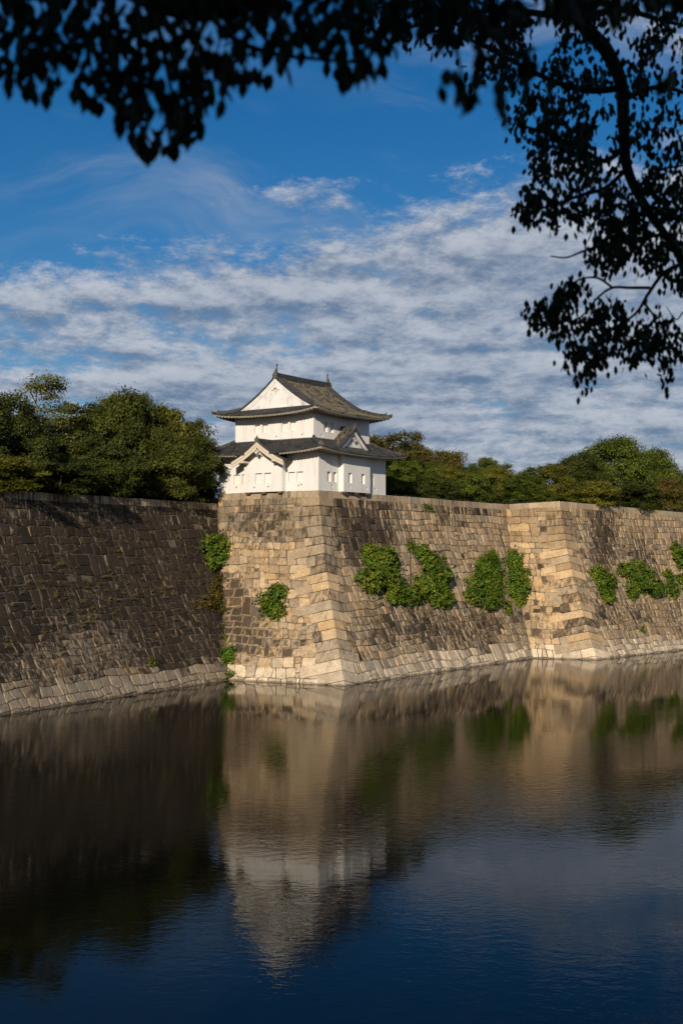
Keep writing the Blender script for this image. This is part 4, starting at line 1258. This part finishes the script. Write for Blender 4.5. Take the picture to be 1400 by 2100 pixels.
# shrubs rooted in the joints of the wall
def face_at(face, px, py):
    best = None
    for i in range(0, 121):
        for j in range(0, 61):
            d = face.L * i / 120; z = 20.5 * j / 60; p = face.pt(d, z); x, y = proj(p)
            e = (x - px) ** 2 + (y - py) ** 2
            if best is None or e < best[0]: best = (e, d, z)
    return best[1], best[2]
def wall_bush(face, blobs, label, mat='leaf_bush', leaf=.17, dens=1.0, name='wall_shrub', grp='shrubs growing from the stone ramparts'):
    """blobs: (px, py, rx px, ry px) seen on the wall; each becomes a mound of leaves standing off the stones"""
    rng = np.random.default_rng(int(blobs[0][0])); Cs = []; Ns = []; Ts = []; roots = []
    cen = None
    for px, py, rx, ry in blobs:
        d, z = face_at(face, px, py); p = face.pt(d, z); n = face.nrm(d, z); m = p.y / F_PX
        al = (face.pt(d + .1, z) - face.pt(d - .1, z)).normalized(); upv = n.cross(al).normalized()
        if upv.z < 0: upv = -upv
        fore = max(.45, abs(al.x)); a, b, c = rx * m / max(.6, fore + .1) * 1.2, ry * m * 1.12, min(rx, ry) * m * 1.15
        base = p + n * (c * .35)
        if cen is None: cen = p.copy()
        roots.append((p, base))
        al_, up_, n_ = np.array(al), np.array(upv * .75 + Vector((0, 0, .5))), np.array(n)
        up_ = up_ / np.linalg.norm(up_)
        tb = rng.uniform(.3, .7)
        k = int(max(12, 27 * a * b / .8) * dens)
        u = unit(rng.normal(size=(k, 3))); u[:, 2] = np.abs(u[:, 2]) * 1.0 - .1
        rad = rng.uniform(.55, 1.05, (k, 1)); rad[rng.random(k) < .20] *= rng.uniform(1.1, 1.5)
        cc = np.array(base) + (u[:, :1] * al_ * a + u[:, 1:2] * up_ * b + u[:, 2:] * n_ * c) * rad
        dirs = unit(u[:, :1] * al_ + u[:, 1:2] * up_ + u[:, 2:] * n_)
        for q in range(k):
            mm = 15
            Cs.append(cc[q] + rng.normal(size=(mm, 3)) * .19)
            Ns.append(unit(dirs[q] * .8 + np.array([0, 0, .5]) + rng.normal(size=(mm, 3)) * .5))
            Ts.append(np.clip(tb + rng.uniform(-.3, .3) + rng.normal(size=mm) * .2, 0, 1))
    C = np.concatenate(Cs) - np.array(cen); N = np.concatenate(Ns); T = np.concatenate(Ts)
    V, Q, A = leaf_cards(C, N, rng.uniform(.35, 1.3, len(C)) * leaf, T, .75, rng)
    e = empty(name, cen); tag(e, label, 'shrub', grp)
    obj('foliage', mesh_np('foliage', V, quads=Q, attr=A), MAT[mat], e)
    m = MB()
    for p, b in roots:
        p, b = p - cen, b - cen
        m.tube([roots[0][1] - cen, (roots[0][1] - cen).lerp(b, .5) + Vector((0, 0, -.1)), b], [.05, .045, .04], 6)
        m.tube([p - (b - p) * .3, b], [.09, .05], 6)
        for i in range(5):
            m.tube([b, b + Vector((random.uniform(-.8, .8), random.uniform(-.5, .2), random.uniform(.1, 1.0)))], [.045, .015], 5)
    m.build('stem', MAT['bark'], e)
    return e
wall_bush(LW, [(437, 1120, 22, 20), (448, 1140, 22, 24), (432, 1150, 14, 18)], 'rounded dark green shrub in the corner below the turret left end')
wall_bush(BL, [(572, 1218, 19, 17), (560, 1240, 22, 20), (568, 1256, 20, 13), (546, 1250, 8, 10)], 'lone green shrub on the sunlit face left of the main corner')
wall_bush(BL, [(472, 1345, 17, 16), (468, 1362, 12, 10)], 'small bright green shrub low in the corner near the water', 'leaf_bright', .13)
wall_bush(BL, [(475, 1391, 8, 8)], 'tiny bright tuft at the waterline corner', 'leaf_bright', .10)
wall_bush(BR, [(752, 1140, 16, 18), (775, 1150, 26, 22), (797, 1148, 10, 20), (752, 1190, 26, 26), (790, 1192, 26, 22), (800, 1222, 18, 20)], 'large shrub on the right face, nearest the main corner')
wall_bush(BR, [(838, 1122, 8, 9), (858, 1140, 16, 15), (876, 1160, 21, 21), (889, 1186, 24, 25), (864, 1208, 24, 22), (838, 1228, 26, 17), (890, 1225, 26, 22), (905, 1236, 14, 14)], 'long tall shrub beside the largest one on the right face', leaf=.18)
wall_bush(BR, [(1003, 1143, 10, 14), (985, 1165, 20, 20), (1002, 1175, 18, 24), (975, 1200, 22, 24), (996, 1215, 22, 26), (960, 1228, 15, 16), (1000, 1240, 18, 12)], 'pointed shrub left of the inner corner of the second rampart')
wall_bush(BR, [(1054, 1138, 14, 10), (1057, 1160, 26, 18), (1061, 1190, 31, 22), (1067, 1215, 27, 20), (1072, 1232, 18, 10)], 'dark dense shrub right in the inner corner of the second rampart', 'leaf_bush', .16)
wall_bush(BR, [(1038, 1247, 7, 11)], 'tiny shrub between the pointed and the dense shrub')
wall_bush(CR, [(1220, 1180, 17, 14), (1232, 1200, 19, 20), (1240, 1225, 14, 14)], 'shrub on the far wall just right of the second corner')
wall_bush(CR, [(1275, 1175, 18, 14), (1300, 1165, 18, 15), (1305, 1190, 30, 24), (1335, 1210, 18, 18), (1290, 1215, 14, 14)], 'widest shrub on the far right wall')
wall_bush(CR, [(1366, 1185, 10, 12), (1373, 1212, 12, 16)], 'narrow upright shrub near the right edge of the picture')
wall_bush(CR, [(1378, 1128, 10, 14), (1388, 1150, 18, 18), (1402, 1140, 12, 16)], 'high shrub cut by the right edge of the picture')
wall_bush(CR, [(1395, 1200, 8, 20)], 'slim shrub touching the right picture edge below the high one')
wall_bush(CR, [(1313, 1296, 6, 5)], 'tiny weed low on the far right wall', 'leaf_bright', .11)
wall_bush(BR, [(870, 1042, 9, 5), (885, 1045, 8, 5)], 'thin weed under the cap stones right of the turret', 'leaf_bush', .11, .7)
wall_bush(LW, [(306, 1360, 9, 6)], 'small weed low on the dark left rampart', 'leaf_olive', .12)
wall_bush(LW, [(440, 1218, 9, 26), (425, 1236, 18, 12), (452, 1200, 7, 22), (448, 1248, 10, 12)], 'dry reddish green creeper hanging in the left inner corner', 'leaf_autumn', .12, .75, 'wall_creeper')
wall_bush(LW, [(462, 1310, 4, 16), (458, 1290, 4, 12)], 'thin olive creeper strand above the small bright shrub', 'leaf_olive', .10, .7, 'wall_creeper')

# grass tufts in the joints of the dark wall
def wall_grass():
    rng = random.Random(5); V = []; Q = []; A = []
    spots = []
    for i in range(150):
        px = rng.gauss(215, 110); py = rng.gauss(1215, 55)
        if 5 < px < 450 and 1090 < py < 1330: spots.append((px, py))
    for i in range(25): spots.append((rng.uniform(0, 440), rng.uniform(1080, 1400)))
    for px, py in spots:
        best = None
        d = LW.L * .5
        for it in range(40):                       # bisection-like search on the surface
            pass
        d, z = gface(px, py)
        p = LW.pt(d, z); n = LW.nrm(d, z); tn = rng.random()
        for b in range(rng.randint(9, 20)):
            l = rng.uniform(.25, .75); w = rng.uniform(.012, .028)
            dr = (n * rng.uniform(.2, .7) + Vector((rng.uniform(-.7, .7), rng.uniform(-.7, .7), rng.uniform(-.1, 1.)))).normalized()
            s = dr.cross(Vector((rng.random(), rng.random(), rng.random()))).normalized() * w
            r = p + n * .02 + Vector((rng.uniform(-.2, .2), rng.uniform(-.2, .2), rng.uniform(-.05, .05)))
            k = len(V); e = r + dr * l + Vector((0, 0, -l * .25)); mm = r + dr * l * .55
            V += [r - s, r + s, mm + s * .8, mm - s * .8, e + s * .2, e - s * .2]; Q += [(k, k+1, k+2, k+3), (k+3, k+2, k+4, k+5)]
            A += [(min(1, max(0, tn + rng.uniform(-.2, .2))), rng.random(), 0, 1)] * 6
    o = obj('wall_grass', mesh_np('wall_grass', V, quads=Q, attr=np.array(A)), MAT['grass'])
    tag(o, 'dry grass tufts sprouting from the joints of the dark left rampart', 'grass', kind='stuff')
GRID = [(LW.L * i / 90, 20. * j / 60) for i in range(91) for j in range(61)]
GPX = np.array([proj(LW.pt(d, z)) for d, z in GRID])
def gface(px, py):
    i = int(np.argmin((GPX[:, 0] - px) ** 2 + (GPX[:, 1] - py) ** 2)); return GRID[i]
wall_grass()

# low iron rail behind the right crest
rail = empty('crest_railing', (T3.x, T3.y, 20.3)); tag(rail, 'thin dark railing along the crest right of the turret', 'railing')
rp = inset_poly([T2, T3, T4, T5], 1.7)
rpts = [rp[0].lerp(rp[1], .40), rp[1], rp[2], rp[3]]
ro = rail.location
m = MB()
for zz in (20.95, 21.25): m.tube([Vector((p.x, p.y, zz)) - ro for p in rpts], .025, 5)
m.build('rail', MAT['iron'], rail)
pm_ = MB(); pm_.box(-.035, .035, -.035, .035, 0, 1.0); pmesh = pm_.mesh('post')
for i in range(len(rpts) - 1):
    L = (rpts[i + 1] - rpts[i]).length; k = max(1, int(L / 2.2))
    for j in range(k):
        q = rpts[i].lerp(rpts[i + 1], j / k); obj('post', pmesh, MAT['iron'], rail, Vector((q.x, q.y, 20.3)) - ro)

# ------------------------------------------------------------------ foreground trees
def leaf_mesh():
    """a single pointed oval leaf, folded along the midrib and drooping"""
    V = [(0, 0, 0), (.28, .23, -.02), (.62, .25, -.06), (1.0, 0, -.18), (.62, -.25, -.06), (.28, -.23, -.02), (.30, 0, .03), (.62, 0, .01), (-.22, 0, .03)]
    fs = [(0, 6, 1), (1, 6, 7, 2), (2, 7, 3), (0, 5, 6), (5, 4, 7, 6), (4, 3, 7)]
    V += [(-.22, .012, .03), (0, .012, 0)]; fs.append((8, 0, 10, 9))
    return V, fs
LV, LF = leaf_mesh()
LVn = np.array(LV)
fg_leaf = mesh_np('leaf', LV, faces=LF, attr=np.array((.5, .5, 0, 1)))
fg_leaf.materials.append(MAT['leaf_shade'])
from mathutils import Matrix
def leaf_frame(rng):
    """mostly hanging, turned any way round"""
    yaw = rng.choice((1.571, -1.571)) + rng.gauss(0, .65); pitch = rng.gauss(1.15, .4); roll = rng.gauss(0, .5)
    return Matrix.Rotation(yaw, 3, 'Z') @ Matrix.Rotation(pitch, 3, 'Y') @ Matrix.Rotation(roll, 3, 'X')
def foliage_on(tree_e, spots, rng, n_single=300, size=(.045, .065)):
    """spots: world points of leaf bases; the biggest n_single are leaves of their own"""
    items = []
    for p in spots:
        s = rng.uniform(*size); M = leaf_frame(rng); items.append((p, s, M))
    def area(it):
        x, y = proj(it[0]); return (it[1] / it[0].y) * (1 if -10 < x < 1410 and -10 < y < 900 else .01)
    items.sort(key=lambda it: -area(it))
    for p, s, M in items[:n_single]:
        o = obj('leaf', fg_leaf, None, tree_e); o.matrix_local = Matrix.Translation(p - tree_e.location) @ M.to_4x4() @ Matrix.Scale(s, 4)
    Vs = []; Q = []; fs = []
    b = 0
    loc = np.array(tree_e.location); nL = len(LV)
    for p, s, M in items[n_single:]:
        Vs.append((LVn * s) @ np.array(M).T + np.array(p) - loc); fs += [tuple(i + b for i in f) for f in LF]; b += nL
    if Vs:
        me = mesh_np('leaf_mass', np.concatenate(Vs), faces=fs, attr=np.array((.5, .5, 0, 1)))
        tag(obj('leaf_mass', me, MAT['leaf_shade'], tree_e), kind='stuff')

def path_px(pts): return [at(px, py, Y) for px, py, Y in pts]
def smooth_path(pts, n=5):
    out = []
    for i in range(len(pts) - 1):
        p0, p1, p2, p3 = pts[max(0, i - 1)], pts[i], pts[i + 1], pts[min(len(pts) - 1, i + 2)]
        for k in range(n):
            t = k / n
            out.append(.5 * ((2 * p1) + (p2 - p0) * t + (2*p0 - 5*p1 + 4*p2 - p3) * t*t + (3*p1 - p0 - 3*p2 + p3) * t**3))
    out.append(pts[-1]); return out
def branch(parent, pts, r0, r1, name='branch', n=6):
    sp = smooth_path(pts); k = len(sp)
    m = MB(); m.tube([p - parent.location for p in sp], [r0 + (r1 - r0) * i / (k - 1) for i in range(k)], n)
    return m.build(name, MAT['dark_bark'], parent, True), sp

# right tree: trunk stands outside the picture, its limb droops into it about seven metres away
rt = empty('foreground_tree', (5.6, -3.2, 11.9)); tag(rt, 'shaded foreground tree whose leafy limb hangs down the right side', 'tree', 'foreground trees on the near bank')
m = MB(); m.tube([Vector((0, 0, -.1)), Vector((.05, .1, 2.0)), Vector((-.1, .6, 4.0)), Vector((-.5, 1.8, 5.6)), Vector((-1.0, 3.6, 6.4))], [.34, .27, .22, .16, .11], 10); m.build('trunk', MAT['bark'], rt, True)
start = Vector((4.6, .4, 18.3))
limb_pts = [start, at(1330, -190, 6.0), at(1230, -70, 6.8), at(1195, 40, 7.0), at(1240, 100, 7.0), at(1272, 170, 7.0), at(1278, 260, 7.0), at(1285, 345, 7.0), at(1320, 420, 7.0), at(1362, 480, 7.1), at(1400, 540, 7.2), at(1440, 640, 7.4), at(1490, 740, 7.5), at(1520, 830, 7.6)]
_, limb = branch(rt, limb_pts, .055, .008, 'limb', 8)
TW = [([(1278, 300, 7.0), (1240, 330, 6.9), (1180, 300, 6.8), (1110, 270, 6.8), (1060, 255, 6.8)], .018),
      ([(1272, 180, 7.0), (1200, 185, 7.0), (1120, 160, 7.1), (1040, 120, 7.2), (960, 80, 7.3), (880, 60, 7.3)], .022),
      ([(1195, 40, 7.0), (1120, 30, 7.1), (1020, 20, 7.2), (900, 40, 7.3), (830, 60, 7.3)], .025),
      ([(1285, 345, 7.0), (1240, 385, 7.0), (1190, 400, 6.9), (1150, 415, 6.9), (1100, 430, 6.9), (1070, 440, 6.9)], .014),
      ([(1362, 480, 7.1), (1300, 490, 7.0), (1240, 500, 7.0), (1195, 515, 7.0), (1160, 528, 7.0), (1128, 525, 7.0)], .012),
      ([(1400, 540, 7.2), (1360, 560, 7.1), (1330, 600, 7.1), (1305, 640, 7.1), (1270, 665, 7.0), (1230, 680, 7.0)], .014),
      ([(1330, 590, 7.1), (1290, 590, 7.0), (1255, 590, 7.0), (1225, 610, 7.0), (1190, 650, 6.9), (1150, 660, 6.9), (1100, 650, 6.9)], .010),
      ([(1255, 590, 7.0), (1225, 570, 7.0), (1190, 572, 7.0), (1160, 590, 7.0), (1130, 605, 7.0)], .008),
      ([(1318, 620, 7.1), (1340, 650, 7.1), (1346, 690, 7.1), (1350, 740, 7.1)], .008),
      ([(1270, 665, 7.0), (1230, 700, 7.0), (1210, 760, 7.0), (1205, 800, 7.0)], .008),
      ([(1440, 600, 7.4), (1400, 640, 7.3), (1385, 655, 7.3), (1365, 628, 7.3)], .007),
      ([(1285, 200, 7.0), (1340, 180, 7.1), (1400, 190, 7.2), (1450, 230, 7.2)], .02),
      ([(1300, 390, 7.0), (1350, 350, 7.1), (1400, 340, 7.2)], .014),
      ([(1195, 40, 7.0), (1270, 20, 7.1), (1350, 40, 7.2), (1430, 60, 7.2)], .025)]
for pts, r in TW: branch(rt, path_px(pts), r, r * .3, 'branch', 5)
rng = random.Random(21)
BLOBS = [ # px, py, rx, ry, leaves
    (1120, 200, 70, 60, 150), (1180, 140, 60, 50, 110), (1090, 240, 45, 35, 70), (1070, 255, 30, 35, 40), (1150, 260, 60, 45, 110), (1200, 300, 55, 50, 110), (1130, 300, 55, 40, 100),
    (1105, 320, 35, 30, 45), (1220, 370, 60, 35, 90), (1170, 340, 55, 30, 80), (1100, 355, 22, 22, 18),
    (1010, 120, 60, 60, 90), (940, 70, 60, 45, 80), (870, 70, 45, 40, 60), (1050, 60, 80, 60, 130), (1150, 50, 70, 60, 100), (1000, 175, 35, 30, 30), (820, 85, 25, 28, 25),
    (760, 40, 50, 40, 60), (840, 20, 60, 40, 80), (930, 30, 60, 40, 90), (1000, 60, 50, 50, 70),
    (1080, 425, 27, 40, 75), (1105, 410, 28, 25, 40), (1160, 440, 45, 28, 75), (1215, 400, 50, 30, 70), (1240, 430, 50, 35, 80), (1200, 450, 45, 25, 45),
    (1300, 240, 60, 60, 110), (1340, 320, 60, 60, 130), (1380, 230, 45, 60, 70), (1350, 140, 70, 60, 110), (1280, 60, 80, 60, 100), (1380, 60, 60, 60, 90),
    (1330, 400, 60, 50, 130), (1390, 400, 40, 60, 90), (1310, 470, 60, 40, 110), (1370, 480, 50, 50, 120), (1260, 480, 50, 35, 80), (1240, 520, 45, 30, 75), (1300, 530, 55, 35, 110), (1365, 550, 45, 40, 100), (1230, 545, 35, 22, 40), (1400, 590, 25, 30, 40),
    (1140, 600, 30, 24, 50), (1170, 620, 24, 22, 36), (1100, 655, 27, 26, 50), (1135, 665, 30, 30, 60), (1170, 690, 36, 34, 75), (1215, 670, 32, 28, 60), (1255, 660, 34, 28, 60), (1300, 680, 36, 28, 70), (1350, 695, 36, 26, 60), (1215, 725, 36, 34, 75), (1180, 745, 24, 30, 35), (1200, 775, 24, 28, 40), (1260, 710, 36, 28, 60), (1345, 735, 32, 26, 45), (1390, 720, 26, 28, 40), (1365, 770, 14, 16, 10), (1290, 755, 10, 14, 6), (1310, 715, 30, 24, 40),
    (1450, 300, 50, 60, 90), (1470, 420, 50, 60, 90), (1460, 540, 50, 60, 100), (1520, 620, 50, 60, 80), (1480, 700, 50, 50, 80), (1540, 760, 50, 50, 80), (1500, 840, 40, 40, 50), (1560, 500, 50, 60, 60), (1540, 200, 60, 80, 70),
]
spots = []
for bx_, by_, rx, ry, n in BLOBS:
    k = int(n * 1.45)
    # a twiglet fan inside each clump
    for i in range(max(2, k // 12)):
        a = rng.uniform(0, 6.28); f = rng.random() ** .5
        cx, cy, Yd = bx_ + math.cos(a) * rx * f, by_ + math.sin(a) * ry * f, rng.uniform(6.5, 7.5)
        tip = at(cx, cy, Yd); root = at(cx + rng.uniform(-10, 30), cy - rng.uniform(15, 40), Yd + rng.uniform(-.1, .1))
        mt = MB(); 
        for j in range(12):
            t = j / 11; q = root.lerp(tip, t); spots.append(q + Vector((rng.gauss(0, .028), rng.gauss(0, .03), rng.gauss(0, .028))))
foliage_on(rt, spots, rng, 300, (.038, .056))

# near bough: a second tree behind the camera, its bough hangs across the top three metres away
nt = empty('foreground_tree', (-2.8, -1.6, 11.9)); tag(nt, 'blurred dark near bough of leaves across the top of the picture', 'tree', 'foreground trees on the near bank')
m = MB(); m.tube([Vector((0, 0, 0)), Vector((.05, .05, 1.5)), Vector((.2, .4, 2.8)), Vector((.5, 1.2, 3.6))], [.22, .18, .14, .09], 10); m.build('trunk', MAT['bark'], nt, True)
nb = Vector((-2.3, -.4, 15.5))
_, bough = branch(nt, [nb, at(-80, -420, 2.2), at(200, -80, 2.9), at(420, 20, 3.1), at(700, -60, 3.1), at(1000, -40, 3.0), at(1300, -60, 3.0)], .05, .012, 'limb', 7)
for pts, r in (([(300, -40, 3.0), (330, 80, 3.0), (350, 180, 3.0), (365, 260, 3.0)], .010), ([(150, -60, 2.9), (110, 60, 2.9), (90, 150, 2.9)], .008),
               ([(420, 20, 3.1), (480, 80, 3.1), (560, 110, 3.1), (640, 120, 3.1), (740, 130, 3.1)], .010), ([(700, -60, 3.1), (760, 40, 3.1), (780, 110, 3.1)], .008),
               ([(900, -40, 3.0), (930, 80, 2.8), (950, 170, 2.7)], .007), ([(1050, -40, 3.0), (1040, 80, 2.6), (1030, 170, 2.5)], .007), ([(220, -60, 2.9), (230, 100, 2.9), (240, 190, 2.9)], .008)):
    branch(nt, path_px(pts), r, r * .35, 'branch', 5)
rng = random.Random(33)
EDGE = [(-150, 200), (0, 170), (60, 195), (150, 200), (200, 235), (250, 260), (285, 315), (340, 320), (400, 310), (425, 265), (455, 225), (475, 180), (540, 165), (590, 165), (625, 110), (660, 130), (700, 175), (760, 165), (800, 120), (830, 95), (870, 70), (900, 95), (960, 85), (1010, 95), (1060, 60), (1150, 20), (1300, 20), (1550, 20)]
def edge(x):
    for (xa, ya), (xb, yb) in zip(EDGE, EDGE[1:]):
        if xa <= x <= xb: return ya + (yb - ya) * (x - xa) / (xb - xa)
    return 0
spots = []
tries = 0
while len(spots) < 2500 and tries < 90000:
    tries += 1
    x = rng.uniform(-150, 1500); y = rng.uniform(-160, 330)
    e = edge(x)
    if y > e - 14: continue
    g_ = nz(x / 95., y / 80., 3.3) + .55 * nz(x / 38., y / 34., 8.1)
    depth_in = e - y
    dens = .70 + min(.5, depth_in / 220) + g_ * .95
    if x > 850: dens *= .95
    if rng.random() > dens: continue
    Yd = rng.uniform(2.7, 3.5)
    spots.append(at(x, y, Yd))
for bx_, by_, rx, ry, n, Yd in ((955, 200, 50, 26, 7, 2.7), (920, 165, 25, 20, 5, 2.7), (1030, 195, 14, 26, 4, 2.3), (985, 120, 20, 40, 7, 2.6), (1260, 30, 20, 30, 5, 2.2), (1370, 170, 22, 20, 3, 2.4), (1180, 20, 50, 40, 14, 2.5), (1080, 120, 40, 50, 10, 2.7)):
    for i in range(n): spots.append(at(bx_ + rng.gauss(0, rx * .6), by_ + rng.gauss(0, ry * .6) - 14, Yd + rng.uniform(-.1, .1)))
foliage_on(nt, spots, rng, 300, (.040, .058))

# the trees of the near bank behind the photographer, which keep the boughs in shade
for i, (x, y, w, top, lab) in enumerate(((-7, -11, 13, 26, 'leafy tree on the near bank behind the viewpoint, left one'), (1.5, -9, 13, 25.5, 'leafy tree on the near bank straight behind the viewpoint'),
                                         (9, -10, 13, 26, 'leafy tree on the near bank behind the viewpoint, right one'), (-3, -17, 15, 29, 'tall tree in the second row behind the viewpoint'), (5, -18, 15, 29, 'tall right tree in the second row behind the viewpoint'))):
    tree((x, y, 11.9), ('round', 'round2')[i % 2], top, w, 'leaf_evergreen', lab, 'trees of the near bank', 'a', low=.10)
